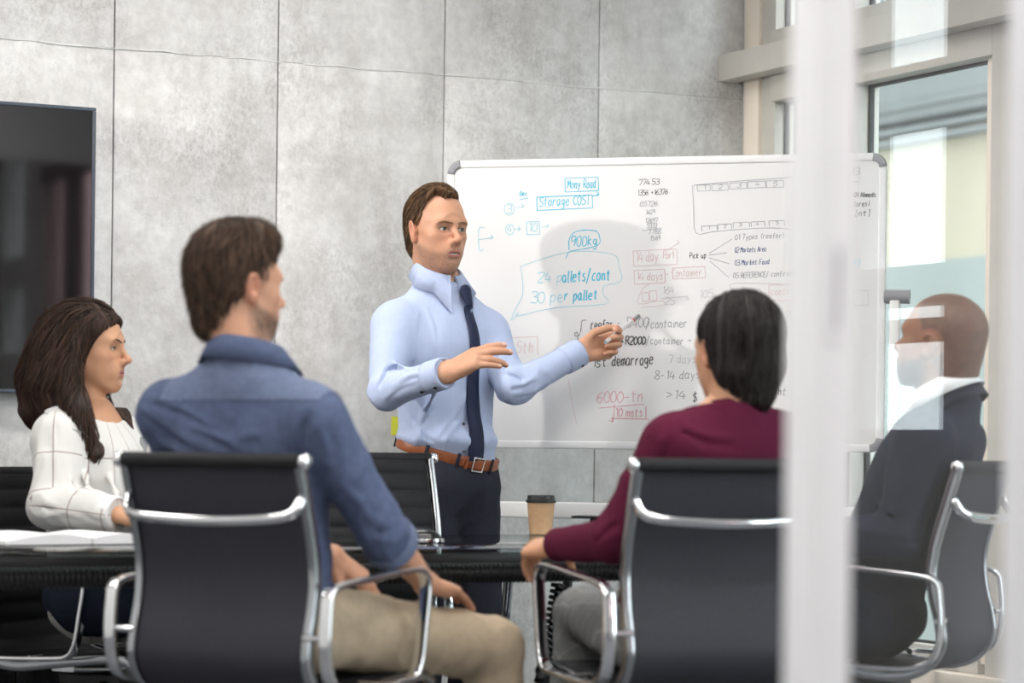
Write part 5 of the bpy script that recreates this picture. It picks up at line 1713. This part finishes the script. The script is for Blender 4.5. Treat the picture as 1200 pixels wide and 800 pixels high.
    v = scalp_hair([(Ell((0, -.022, .043), (.0775, .101, .089)), 0), (Ell((.012, .024, .086), (.056, .060, .048)), .03), (Ell((0, -.054, -.016), (.064, .052, .058)), .03), (Ell((0, -.056, -.054), (.048, .034, .030)), .03)], hl)
    hv, hf = v.mesh(2)
    hv, g = hair_strands(hv, hf, .0036, (0, -.01, .0), 34, 9)
    fly = noise3(hv * np.array([26, 14, 40])) * .004 * np.clip((hv[:, 2] - .07) / .03, 0, 1)
    hv = hv + normals(hv, hf) * fly[:, None]
    link_mesh('hair', X(hv), hf, M['hair'], B.root, cols=strand_cols(g + .5 * np.clip(hv[:, 1] * 12, 0, 1), (.028, .014, .008), (.13, .068, .032)))
    fl = lambda p, g: np.stack([.55 * np.ones(len(p)) * np.clip(g[:, 2], 0, 1), -.9 + .0 * p[:, 0], -.15 - 1.1 * (1 - np.clip(g[:, 2], 0, 1))], 1)
    strands(B.root, X, v, hv, fl, ((.022, .011, .006), (.21, .115, .052)), 2600, .045, .0010, .0018, 3, jit=.16, fan=1.2)
    # --- collar
    collar(B.root, nk - RC[2] * .004, RC, .063, .070, M['shirt_blue'], h=.036, fall=.050, point=.040, gap=.13, drop=.010, spread=.014, vol=sv)
    # --- hands
    d = B.dirL(.172, -.02, .085); nb_ = B.dirL(-.10, -.62, .78)
    hm = hand_mesh(wrR, d, nb_, 'R', ((.10, .22, .15), (.26, .26, .18), (.50, .34, .2), (.42, .16, .08)), ((.80, .40, .45), (.95, .10, .40), (1, .02, .3)),
                   spread=(-.03, -.01, .0, -.10), slim=1.20, skin='fair', forearm=wrR + (elR - wrR) * .25, fr=.030)
    B.body(*hm)
    d = B.dirL(.115, .040, .030); nb_ = B.dirL(.05, .98, -.12)
    hm = hand_mesh(wrL, d, nb_, 'L', ((.62, 1.25, .50), (1.05, 1.40, .75), (1.12, 1.45, .80), (1.18, 1.40, .80)), ((.75, .45, .55), (.97, .0, .45), (.98, -.16, .2)),
                   spread=(.04, .0, -.03, -.06), slim=1.06, skin='fair', forearm=wrL + (elL - wrL) * .25, fr=.030)
    B.body(*hm)
    cv, cf = core(B, hip, neck, [(shL, elL, wrL), (shR, elR, wrR)], legs)
    B.body(cv, cf, np.tile(np.array(SKIN['fair']['base']), (len(cv), 1)))
    B.finish()
    for l in legs: shoe(B, l[-1], (.25 * (1 if l[-1][0] > 0 else -1), 1, 0), M['brown_shoe'])
    # --- the pen in his hand
    a, b = P(709.5, 401, 7.795), P(748.5, 370, 7.955)
    pen = empty('whiteboard_marker', 'silver and red marker pen in the standing man\'s left hand', 'pen', a)
    dv = (b - a); n_ = dv.normalized(); Lp = dv.length
    MB().cyl((0, 0, 0), n_ * Lp * .36, .0066, 16).build('cap', M['silver'], pen, auto=.6)
    MB().cyl(n_ * Lp * .36, n_ * Lp * .41, .0078, 16).build('red_ring', mat('red_plastic', (.55, .02, .03), .4), pen, auto=.6)
    MB().cyl(n_ * Lp * .41, n_ * Lp * .80, .0066, 16).build('barrel', M['silver'], pen, auto=.6)
    MB().cyl(n_ * Lp * .80, n_ * Lp * .825, .0068, 16).build('red_ring', bpy.data.materials['red_plastic'], pen, auto=.6)
    MB().cyl(n_ * Lp * .825, n_ * Lp, .0064, 16, .0058).build('end_cap', M['grey_plastic'], pen, auto=.6)

# ================================================================== 2. the man in the blue shirt
def man_blue():
    o = CH_M2['o']; hx, hy = math.sin(math.radians(29)), math.cos(math.radians(29))
    B = Body('seated man in dark blue shirt and khaki trousers seen from behind', o.x, o.y, hx, hy)
    L = B.L
    hip, neck = np.array([0, -.065, .60]), L(290, 424, 5.64)
    shL, elL, wrL = L(196, 486, 5.72), L(247, 626, 5.86), L(388, 650, 5.93)
    shR, elR, wrR = L(371, 494, 5.56), L(446, 622, 5.63), L(497, 681, 5.83)
    lo, hi = bbox([hip, neck, shR, elR, shL, elL], .13)
    sv = Vol(lo, hi, .0058)
    R = torso(sv, hip, neck, shL, shR, (.165, .168, .185), (.125, .120, .118), shr=.060)
    X = B.place_head(L(276, 337, 5.66), B.dirL(.79, .61, -.02), (0, 0, 1), 1.03)
    nk = neck_of(B, X, neck, .92); RC = basis(B.dirL(.66, .74, -.16), (0, 0, 1))
    sv.add(Cap(neck - (0, 0, .05), nk, .080, .070), .06)
    sv.cut(nk + RC[2] * .006, RC[2], rad=.11)
    endR = elR + (wrR - elR) * .28; endL = elL + (wrL - elL) * .35
    for sh, el, en in ((shR, elR, endR), (shL, elL, endL)):
        sleeve(sv, sh, el, en, (.068, .060, .056, .055))
        sv.cut(en, en - el, rad=.085)
    folds(B, sv, [[1.3, (168, 480), (205, 505), (250, 530)], [1.2, (162, 500), (195, 522), (232, 538)], [1.0, (230, 500), (262, 515), (300, 540)], [1.2, (285, 512), (298, 508), (306, 520)], [1.0, (182, 466), (215, 478), (245, 496)],
                  [1.2, (352, 482), (345, 505), (342, 535)], [1.1, (372, 500), (382, 520), (386, 545)], [1.0, (395, 510), (404, 535), (402, 560)], [1.1, (405, 570), (425, 590), (436, 615)], [1.0, (425, 600), (446, 615), (462, 612)], [1.0, (440, 630), (455, 636), (468, 628)]], r=.009)
    vv, f = sv.mesh(1)
    near = lambda p, r: np.exp(-(np.linalg.norm(vv - p, axis=1) / r) ** 2)
    mask = .7 + 1.0 * near(elR, .1) + .7 * near(shR - (0, 0, .1), .12) + .6 * near(shL - (0, 0, .1), .12)
    vv = wrinkle(vv, f, .008, (9, 9, 6), 11., mask)
    sh_o = B.cloth('shirt', vv, f, M['denim'])
    # yoke: the paler shoulder piece, lying just on top of the shirt
    n_ = normals(vv, f)
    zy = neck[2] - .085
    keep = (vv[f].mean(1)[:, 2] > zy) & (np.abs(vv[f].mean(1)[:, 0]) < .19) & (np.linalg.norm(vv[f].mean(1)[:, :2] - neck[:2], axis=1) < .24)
    ff = f[keep]; u_, inv = np.unique(ff, return_inverse=True)
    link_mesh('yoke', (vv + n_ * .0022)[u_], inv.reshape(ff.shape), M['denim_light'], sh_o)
    for el, en in ((elR, endR), (elL, endL)):
        d = (en - el) / np.linalg.norm(en - el); RR = np.stack([*basis(d, (0, 0, 1))[[0, 2]], d])
        band(B.root, 'rolled_cuff', en - d * .018, RR, np.full(40, .0565), .036, .005, M['denim_light'])
    # legs
    hpR, hpL = np.array([.09, -.03, .592]), np.array([-.09, -.03, .592])
    knR = L(574, 758, 5.98); knL = knR + B.dirL(-.24, .20, .0)
    legs = [[hpL, knL, knL + (-.02, .06, -knL[2] + .09)], [hpR, knR, knR + (.01, .07, -knR[2] + .09)]]
    lv, lvv, lf = legs_mesh(hip - (0, 0, .02), legs, r=(.092, .071, .060), waist=(.170, .128), amp=.009, seed=3.)
    B.cloth('trousers', lvv, lf, M['khaki'])
    # head
    X0 = X; X = lambda q: X0(np.where(np.array([False, True, False]) & (np.asarray(q)[..., 1:2] < 0), np.asarray(q) * .92, np.asarray(q)))
    hvol, hv, hf, hc = head_mesh(.0026, skin='dark_beard', beard=.85, neck=B.inv_head(neck), nr=.054, jaw=1.0)
    B.body(X(hv), hf, hc)
    for sg in (-1, 1):
        eye_ball(B.root, X, sg, (0, 1, 0), 'iris_brown'); brow(B.root, X, sg, M['dark_brow'], .0034, .001, 0, hvol)
    hl = lambda x, y, z: y - np.interp(z, [-.14, -.06, -.025, -.02, .02, .05, .075, .10, .14], [-.05, -.035, -.024, .014, .024, .044, .068, .092, .10])
    v = scalp_hair([(Ell((0, -.018, .044), (.081, .106, .094)), 0), (Ell((0, .030, .096), (.062, .066, .050)), .03), (Ell((0, -.054, -.010), (.066, .054, .064)), .03), (Ell((0, -.060, -.066), (.048, .038, .046)), .03)], hl)
    hv, hf = v.mesh(2)
    hv, g = hair_strands(hv, hf, .0045, (0, -.01, .0), 30, 10, 3.)
    hv = hv + normals(hv, hf) * (noise3(hv * np.array([36, 36, 46])) * .006 * np.clip((hv[:, 2] - .06) / .04, 0, 1))[:, None]
    link_mesh('hair', X(hv), hf, M['hair'], B.root, cols=strand_cols(g - .2, (.022, .012, .008), (.085, .047, .029)))
    fl = lambda p, g: np.stack([.4 * noise3(p * 18) + .2, .25 * noise3(p * 14 + 5) - .55 * (p[:, 1] < .02) + .3, -.2 - 1.2 * (1 - np.clip(g[:, 2], 0, 1))], 1)
    strands(B.root, X, v, hv, fl, ((.016, .009, .006), (.13, .075, .047)), 3000, .034, .0012, .0028, 5, jit=.30, fan=2.0)
    collar(B.root, nk - RC[2] * .006, RC, .072, .078, M['denim'], h=.040, fall=.050, point=.03, gap=.28, drop=.005, spread=.016, vol=sv)
    # hands
    d = B.dirL(.085, .115, -.028); nb_ = B.dirL(.10, -.25, .95)
    B.body(*hand_mesh(wrR, d, nb_, 'R', ((.22, .12, .1), (.22, .12, .1), (.26, .15, .1), (.3, .18, .1)), ((.7, .6, .25), (.9, .35, .25), (1, .2, .2)), skin='fair', forearm=elR + (wrR - elR) * .05, fr=.043, h=.0026))
    d = B.dirL(.13, .02, -.10); nb_ = B.dirL(.1, -.35, .9)
    B.body(*hand_mesh(wrL, d, nb_, 'L', ((.3, .3, .2),) * 4, ((.7, .6, .25), (.9, .35, .25), (1, .2, .2)), skin='fair', forearm=elL + (wrL - elL) * .05, fr=.043, h=.0028))
    cv, cf = core(B, hip, neck, [(shL, elL, wrL), (shR, elR, wrR)], legs)
    B.body(cv, cf, np.tile(np.array(SKIN['fair']['base']), (len(cv), 1)))
    B.finish()
    for l in legs: shoe(B, l[-1], (0, 1, 0), M['brown_shoe'])

# ================================================================== 3. the woman in the white blouse
def woman():
    o = CH_W['o']
    B = Body('seated woman with long dark hair in a white checked blouse in profile', o.x, o.y, .85, -.53)
    L = B.L
    hip, neck = B.W((o.x - .03, o.y + .02, .575)), L(109, 492, 7.03)
    shR, elR, wrR = L(67, 510, 6.92), L(66, 592, 6.84), L(138, 603, 6.74)
    shL, elL, wrL = L(140, 512, 7.12), L(170, 590, 7.06), L(178, 604, 6.80)
    lo, hi = bbox([hip, neck, shR, elR, wrR, shL, elL, wrL], .13)
    sv = Vol(lo, hi, .0055)
    torso(sv, hip, neck, shL, shR, (.160, .145, .148), (.125, .112, .108), shr=.048, chest_f=.018)
    X = B.place_head(L(104, 410, 7.03), B.dirL(.985, -.17, 0), (0, 0, 1), .985)
    nk = neck_of(B, X, neck, .72); RC = basis(B.dirL(.85, -.5, -.52), (0, 0, 1))
    for sh, el, wr in ((shR, elR, wrR), (shL, elL, wrL)):
        sleeve(sv, sh, el, wr, (.062, .066, .066, .044)); sv.cut(wr, wr - el, rad=.06)
    sv.add(Cap(neck - (0, 0, .04), nk, .062, .056), .035)
    sv.cut(nk + RC[2] * .004, RC[2], rad=.10)
    folds(B, sv, [[1.2, (112, 520), (128, 555), (140, 590)], [1.1, (92, 510), (98, 550), (110, 595)], [1.0, (45, 585), (62, 592), (82, 596)], [1.0, (55, 604), (75, 600), (95, 606)], [1.0, (82, 520), (84, 555), (82, 580)], [1.0, (60, 500), (66, 530), (66, 560)], [1.0, (100, 598), (112, 604), (125, 606)]], r=.008)
    vv, f = sv.mesh(1)
    near = lambda p, r: np.exp(-(np.linalg.norm(vv - p, axis=1) / r) ** 2)
    mask = .8 + 1.0 * near(elR, .1) + 1.0 * near(elR * .3 + wrR * .7, .08)
    vv = wrinkle(vv, f, .010, (10, 10, 3.5), 21., mask)
    # cloth coordinates: torso wraps round, sleeves run along the arm
    uv = np.stack([np.arctan2(vv[:, 0], vv[:, 1] - hip[1]) * .17, vv[:, 2], np.zeros(len(vv))], 1)
    def seg(p, a, b):
        d = b - a; t = np.clip((p - a) @ d / d.dot(d), 0, 1); q = p - a - t[:, None] * d
        return np.linalg.norm(q, axis=1), t * np.linalg.norm(d), q
    for sh, el, wr in ((shR, elR, wrR), (shL, elL, wrL)):
        d1, t1, q1 = seg(vv, sh, el); d2, t2, q2 = seg(vv, el, wr)
        use = np.minimum(d1, d2) < .078
        side = np.sign(sh[0])
        use &= (vv[:, 0] - (sh[0] - side * .035)) * side > 0
        first = d1 < d2
        ax1 = B.dirL(0, -1, 0); ax2 = B.dirL(1, 0, 0)
        ang = np.where(first, np.arctan2(q1 @ ax2, q1 @ ax1), np.arctan2(q2[:, 2], q2 @ ax1)) * .06
        al = np.where(first, t1, np.linalg.norm(el - sh) + t2)
        uv[use] = np.stack([ang, al + .03, np.zeros(len(vv))], 1)[use]
    B.cloth('blouse', vv, f, M['blouse'], vec=uv)
    for el, wr in ((elR, wrR), (elL, wrL)):
        d = (wr - el) / np.linalg.norm(wr - el); RR = np.stack([*basis(d, (0, 0, 1))[[0, 2]], d])
        band(B.root, 'cuff', wr - d * .025, RR, np.full(36, .045), .05, .003, M['white_cloth'])
    # legs
    fwd = np.array([0, 1., 0])
    hpR, hpL = hip + (.085, .06, -.01), hip + (-.085, .06, -.01)
    knR, knL = hpR + (.0, .40, -.035), hpL + (.0, .40, -.035)
    legs = [[hpL, knL, knL + (0, -.02, -knL[2] + .09)], [hpR, knR, knR + (0, -.02, -knR[2] + .09)]]
    lv, lvv, lf = legs_mesh(hip, legs, r=(.088, .062, .048), waist=(.165, .125), amp=.005, seed=8.)
    B.cloth('trousers', lvv, lf, M['navy'])
    # head
    hvol, hv, hf, hc = head_mesh(.0019, fem=True, skin='tan', neck=B.inv_head(neck), nr=.043, jaw=.86)
    hv[:, 0] *= .96
    B.body(X(hv), hf, hc)
    for sg in (-1, 1):
        eye_ball(B.root, X, sg, (0, 1, 0), 'iris_brown'); brow(B.root, X, sg, M['dark_brow'], .0024, .003, .003, hvol, .96)
    def hl(x, y, z):
        face = np.interp(z, [-.16, -.10, -.06, -.02, .02, .045, .07, .09, .105, .15], [.030, .006, .002, .012, .034, .054, .078, .096, .102, .11])
        return np.where(z > -.16, np.where(np.abs(x) < .085, y - face, y - face - .010), -1.0)
    parts = [(Ell((0, -.018, .046), (.087, .113, .094)), 0), (Ell((0, -.070, -.03), (.090, .085, .10)), .03)]
    parts += [(Chain([(0, -.085, .02), (0, -.125, -.08), (0, -.125, -.16), (.02, -.10, -.20)], [.075, .078, .062, .03]), .03)]
    parts += [(Chain([(.045, -.06, .0), (.07, -.085, -.10), (.075, -.075, -.19)], [.05, .05, .022]), .02)]
    parts += [(Chain([(.062, .006, .05), (.080, -.024, -.03), (.092, -.022, -.105), (.108, .008, -.175), (.120, .036, -.235), (.124, .058, -.285), (.126, .064, -.315)], [.030, .034, .038, .036, .030, .022, .006]), .012)]
    parts += [(Chain([(-.070, .0, .04), (-.084, -.012, -.04), (-.080, .01, -.12), (-.055, .070, -.17), (-.030, .098, -.235)], [.030, .034, .034, .028, .008]), .012)]
    v = Vol((-.17, -.23, -.34), (.17, .15, .17), .003)
    for p, k in parts: v.add(p, k)
    v.fn(hl, .006)
    hv, hf = v.mesh(2)
    low = np.clip((-.02 - hv[:, 2]) / .15, 0, 1)
    hv[:, 1] += .010 * low * np.sin(hv[:, 2] * 48 + hv[:, 0] * 20); hv[:, 0] += .006 * low * np.sin(hv[:, 2] * 40 + 1)
    hv, g = hair_strands(hv, hf, .0052, (0, -.03, 0), 34, 3.2, 5., 1.5)
    link_mesh('hair', X(hv), hf, M['hair'], B.root, cols=strand_cols(g - .25, (.012, .007, .005), (.055, .027, .018)))
    fl = lambda p, g: np.stack([.12 * np.sin(p[:, 2] * 40), -.9 * np.clip(g[:, 2], 0, 1) - .25 * (p[:, 2] > -.05) + .30 * np.sin(p[:, 2] * 38 + p[:, 0] * 20) * (p[:, 2] < -.05), -.25 - 1.2 * (1 - np.clip(g[:, 2], 0, 1))], 1)
    strands(B.root, X, v, hv, fl, ((.010, .006, .005), (.085, .043, .029)), 3800, .10, .0012, .0025, 7, 9, jit=.10, fan=1.5)
    collar(B.root, nk - RC[2] * .004, RC, .058, .064, M['white_cloth'], h=.022, fall=.034, point=.02, gap=.42, drop=.01, vol=sv)
    d = B.dirL(.12, -.02, -.026); nb_ = B.dirL(0, -.12, 1)
    B.body(*hand_mesh(wrR, d, nb_, 'R', ((.06, .12, .08),) * 4, ((.7, .6, .25), (.9, .3, .25), (1, .2, .2)), skin='tan', forearm=wrR + (elR - wrR) * .2, fr=.028, size=.9, h=.0028))
    d = B.dirL(.05, -.12, -.024); nb_ = B.dirL(.1, 0, 1)
    B.body(*hand_mesh(wrL, d, nb_, 'L', ((.06, .12, .08),) * 4, ((.7, .6, .25), (.9, .3, .25), (1, .2, .2)), skin='tan', forearm=wrL + (elL - wrL) * .2, fr=.028, size=.9, h=.0028))
    cv, cf = core(B, hip, neck, [(shL, elL, wrL), (shR, elR, wrR)], legs)
    B.body(cv, cf, np.tile(np.array(SKIN['tan']['base']), (len(cv), 1)))
    B.finish()
    for l in legs: shoe(B, l[-1], (0, 1, 0), M['shoe'], .24)

# ================================================================== 4. the person in the maroon sweater
def maroon():
    o = CH_M4['o']; hx, hy = -math.sin(math.radians(22)), math.cos(math.radians(22))
    B = Body('seated person with short dark hair in a maroon sweater seen from behind', o.x, o.y, hx, hy)
    L = B.L
    hip, neck = np.array([.0, -.065, .60]), L(858, 484, 5.88)
    shL, elL, wrL = L(784, 520, 5.82), L(722, 632, 5.86), L(653, 638, 6.05)
    shR, elR, wrR = L(938, 518, 5.95), L(955, 626, 6.00), B.W(B.mw @ Vector((.17, .22, .73)))
    lo, hi = bbox([hip, neck, shR, elR, wrR, shL, elL, wrL], .13)
    sv = Vol(lo, hi, .0058)
    torso(sv, hip, neck, shL, shR, (.165, .160, .165), (.125, .118, .112), shr=.052)
    for sh, el, wr in ((shR, elR, wrR), (shL, elL, wrL)):
        sleeve(sv, sh, el, wr, (.062, .057, .054, .038)); sv.cut(wr, wr - el, rad=.07)
    X = B.place_head(L(861, 412, 5.90), B.dirL(-.47, .88, -.03), (0, 0, 1), 1.0)
    nk = neck_of(B, X, neck, .86); RN = basis((0, 1, -.16), (0, 0, 1))
    sv.add(Cap(neck - (0, 0, .05), nk, .076, .066), .04)
    sv.cut(nk + RN[2] * .004, RN[2], rad=.11)
    folds(B, sv, [[1.2, (775, 515), (765, 550), (752, 585)], [1.0, (700, 628), (715, 612), (730, 605)], [1.0, (800, 500), (830, 512), (860, 514)]], r=.008)
    vv, f = sv.mesh(1)
    near = lambda p, r: np.exp(-(np.linalg.norm(vv - p, axis=1) / r) ** 2)
    vv = wrinkle(vv, f, .006, (9, 9, 6), 31., .6 + near(elL, .1))
    B.cloth('sweater', vv, f, M['maroon'])
    band(B.root, 'neckband', nk, RN, np.full(44, .064), .026, .004, M['maroon'])
    d = (wrL - elL) / np.linalg.norm(wrL - elL)
    band(B.root, 'cuff', wrL - d * .02, np.stack([*basis(d, (0, 0, 1))[[0, 2]], d]), np.full(36, .036), .045, .0035, M['maroon'])
    # legs, the left one crossed over
    hpR, hpL = np.array([.09, -.02, .57]), np.array([-.09, -.02, .57])
    knL = L(680, 717, 6.28); knR = knL + B.dirL(.20, .10, -.02)
    legs = [[hpL, knL, knL + B.dirL(-.03, .02, -knL[2] + .09)], [hpR, knR, knR + B.dirL(.0, .02, -knR[2] + .09)]]
    lv, lvv, lf = legs_mesh(hip - (0, 0, .02), legs, r=(.088, .064, .056), waist=(.168, .126), amp=.009, seed=13.)
    uv = np.stack([lvv[:, 0] + .4 * lvv[:, 2], lvv[:, 1] + lvv[:, 2], np.zeros(len(lvv))], 1)
    B.cloth('trousers', lvv, lf, M['check'], vec=uv)
    hvol, hv, hf, hc = head_mesh(.0026, skin='tan', neck=B.inv_head(neck), nr=.052, jaw=.97)
    B.body(X(hv), hf, hc)
    for sg in (-1, 1):
        eye_ball(B.root, X, sg, (0, 1, 0), 'iris_brown'); brow(B.root, X, sg, M['dark_brow'], .003, .002, .001, hvol)
    hl = lambda x, y, z: y - np.interp(z, [-.2, -.05, -.02, .0, .03, .05, .075, .10, .14], [-.050, -.030, -.004, .014, .028, .044, .066, .09, .10])
    parts = [(Ell((0, -.026, .044), (.089, .113, .094)), 0), (Ell((0, -.044, -.026), (.079, .074, .080)), .035),
             (Chain([(.020, -.072, -.04), (.016, -.070, -.100), (.030, -.066, -.138)], [.052, .036, .008]), .02), (Chain([(-.03, -.064, -.05), (-.020, -.060, -.105)], [.044, .024]), .02)]
    v = scalp_hair(parts, hl, ears=False)
    for sg in (-1, 1): v.sub(Ell((sg * .092, .008, -.012), (.022, .024, .034)), .008)
    hv, hf = v.mesh(2)
    hv, g = hair_strands(hv, hf, .0042, (0, -.01, 0), 32, 4, 9.)
    link_mesh('hair', X(hv), hf, M['hair'], B.root, cols=strand_cols(g - .3, (.007, .005, .005), (.032, .026, .025)))
    fl = lambda p, g: np.stack([.6 * p[:, 0] / .08 * np.clip(g[:, 2], 0, 1), -.5 * np.clip(g[:, 2], 0, 1), -.35 - 1.2 * (1 - np.clip(g[:, 2], 0, 1))], 1)
    strands(B.root, X, v, hv, fl, ((.006, .004, .004), (.05, .042, .040)), 3000, .06, .0011, .0018, 9, jit=.10, fan=1.0)
    d = B.dirL(-.62, .72, -.12); nb_ = B.dirL(-.28, -.30, .9)
    B.body(*hand_mesh(wrL, d, nb_, 'L', ((.85, .40, .2), (.95, .42, .2), (1.05, .40, .2), (1.0, .35, .2)), ((.55, .65, .5), (.3, .3, .9), (.1, .05, 1.0)), spread=(.14, .03, -.08, -.18), skin='tan', forearm=wrL + (elL - wrL) * .2, fr=.030, size=.97, h=.0026))
    d = B.dirL(-.1, .08, -.03); nb_ = B.dirL(0, 0, 1)
    B.body(*hand_mesh(wrR, d, nb_, 'R', ((.3, .3, .2),) * 4, ((.7, .6, .25), (.9, .3, .25), (1, .2, .2)), skin='tan', forearm=wrR + (elR - wrR) * .2, fr=.030, h=.003))
    cv, cf = core(B, hip, neck, [(shL, elL, wrL), (shR, elR, wrR)], legs)
    B.body(cv, cf, np.tile(np.array(SKIN['tan']['base']), (len(cv), 1)))
    B.finish()
    for l in legs: shoe(B, l[-1], (0, 1, 0), M['shoe'])

# ================================================================== 5. the man in the blazer behind the door glass
def blazer():
    o = CH_M5['o']
    B = Body('seated man with shaved head in a navy blazer behind the glass door', o.x, o.y, -.9, .43)
    L = B.L
    hip, neck = np.array([.0, -.015, .60]), L(1104, 480, 6.45)
    shL, elL, wrL = L(1085, 520, 6.30), L(1052, 628, 6.30), L(955, 632, 6.35)
    shR, elR, wrR = L(1120, 518, 6.61), L(1095, 626, 6.70), L(995, 634, 6.70)
    lo, hi = bbox([hip, neck, shR, elR, wrR, shL, elL, wrL], .13)
    sv = Vol(lo, hi, .0058)
    torso(sv, hip, neck, shL, shR, (.168, .165, .178), (.118, .114, .112), shr=.058)
    for sh, el, wr in ((shR, elR, wrR), (shL, elL, wrL)):
        sleeve(sv, sh, el, wr, (.072, .064, .060, .045)); sv.cut(wr, wr - el, rad=.07)
    X = B.place_head(L(1102, 403, 6.44), B.dirL(-.78, .60, .20), (0, 0, 1), 1.02)
    nk = neck_of(B, X, neck, .66); RC = basis(B.dirL(-.85, .48, -.42), (0, 0, 1))
    sv.add(Cap(neck - (0, 0, .05), nk - RC[2] * .02, .092, .082), .04)
    sv.cut(nk - RC[2] * .012, RC[2], rad=.13)
    folds(B, sv, [[1.2, (1100, 540), (1085, 580), (1070, 620)], [1.2, (1050, 620), (1065, 628), (1085, 622)], [1.0, (1120, 540), (1115, 570), (1105, 600)], [1.0, (1030, 590), (1045, 600), (1060, 598)]], r=.009)
    vv, f = sv.mesh(1)
    near = lambda p, r: np.exp(-(np.linalg.norm(vv - p, axis=1) / r) ** 2)
    vv = wrinkle(vv, f, .007, (8, 8, 6), 41., .7 + near(elL, .12))
    B.cloth('blazer', vv, f, M['navy'])
    hpR, hpL = np.array([.09, -.02, .57]), np.array([-.09, -.02, .57])
    knL, knR = np.array([-.11, .43, .565]), np.array([.11, .43, .565])
    legs = [[hpL, knL, knL + (0, -.14, -.45)], [hpR, knR, knR + (0, -.14, -.45)]]
    lv, lvv, lf = legs_mesh(hip - (0, 0, .02), legs, r=(.092, .072, .058), waist=(.172, .128), amp=.008, seed=17.)
    B.cloth('trousers', lvv, lf, M['navy'])
    hvol, hv, hf, hc = head_mesh(.0026, skin='brown', beard=.9, bald=(.085, .055, .045), neck=B.inv_head(neck), nr=.060, jaw=1.05)
    B.body(X(hv), hf, hc)
    for sg in (-1, 1):
        eye_ball(B.root, X, sg, (0, 1, 0), 'iris_brown'); brow(B.root, X, sg, M['dark_brow'], .0032, .001, 0, hvol)
    collar(B.root, nk - RC[2] * .004, RC, .074, .080, M['white_cloth'], h=.040, fall=.042, point=.03, gap=.30, drop=.01)
    collar(B.root, nk - RC[2] * .024, RC, .080, .086, M['navy'], h=.024, fall=.036, point=.02, gap=.55, drop=.02, spread=.010).name = 'blazer_collar'
    d = B.dirL(-.12, .05, -.03); nb_ = B.dirL(0, -.2, 1)
    B.body(*hand_mesh(wrL, d, nb_, 'L', ((.3, .3, .2),) * 4, ((.7, .6, .25), (.9, .3, .25), (1, .2, .2)), skin='brown', forearm=wrL + (elL - wrL) * .2, fr=.032, h=.003))
    B.body(*hand_mesh(wrR, d, nb_, 'R', ((.3, .3, .2),) * 4, ((.7, .6, .25), (.9, .3, .25), (1, .2, .2)), skin='brown', forearm=wrR + (elR - wrR) * .2, fr=.032, h=.003))
    cv, cf = core(B, hip, neck, [(shL, elL, wrL), (shR, elR, wrR)], legs)
    B.body(cv, cf, np.tile(np.array(SKIN['brown']['base']), (len(cv), 1)))
    B.finish()
    for l in legs: shoe(B, l[-1], (0, 1, 0), M['shoe'])

presenter()
man_blue()
woman()
maroon()
blazer()
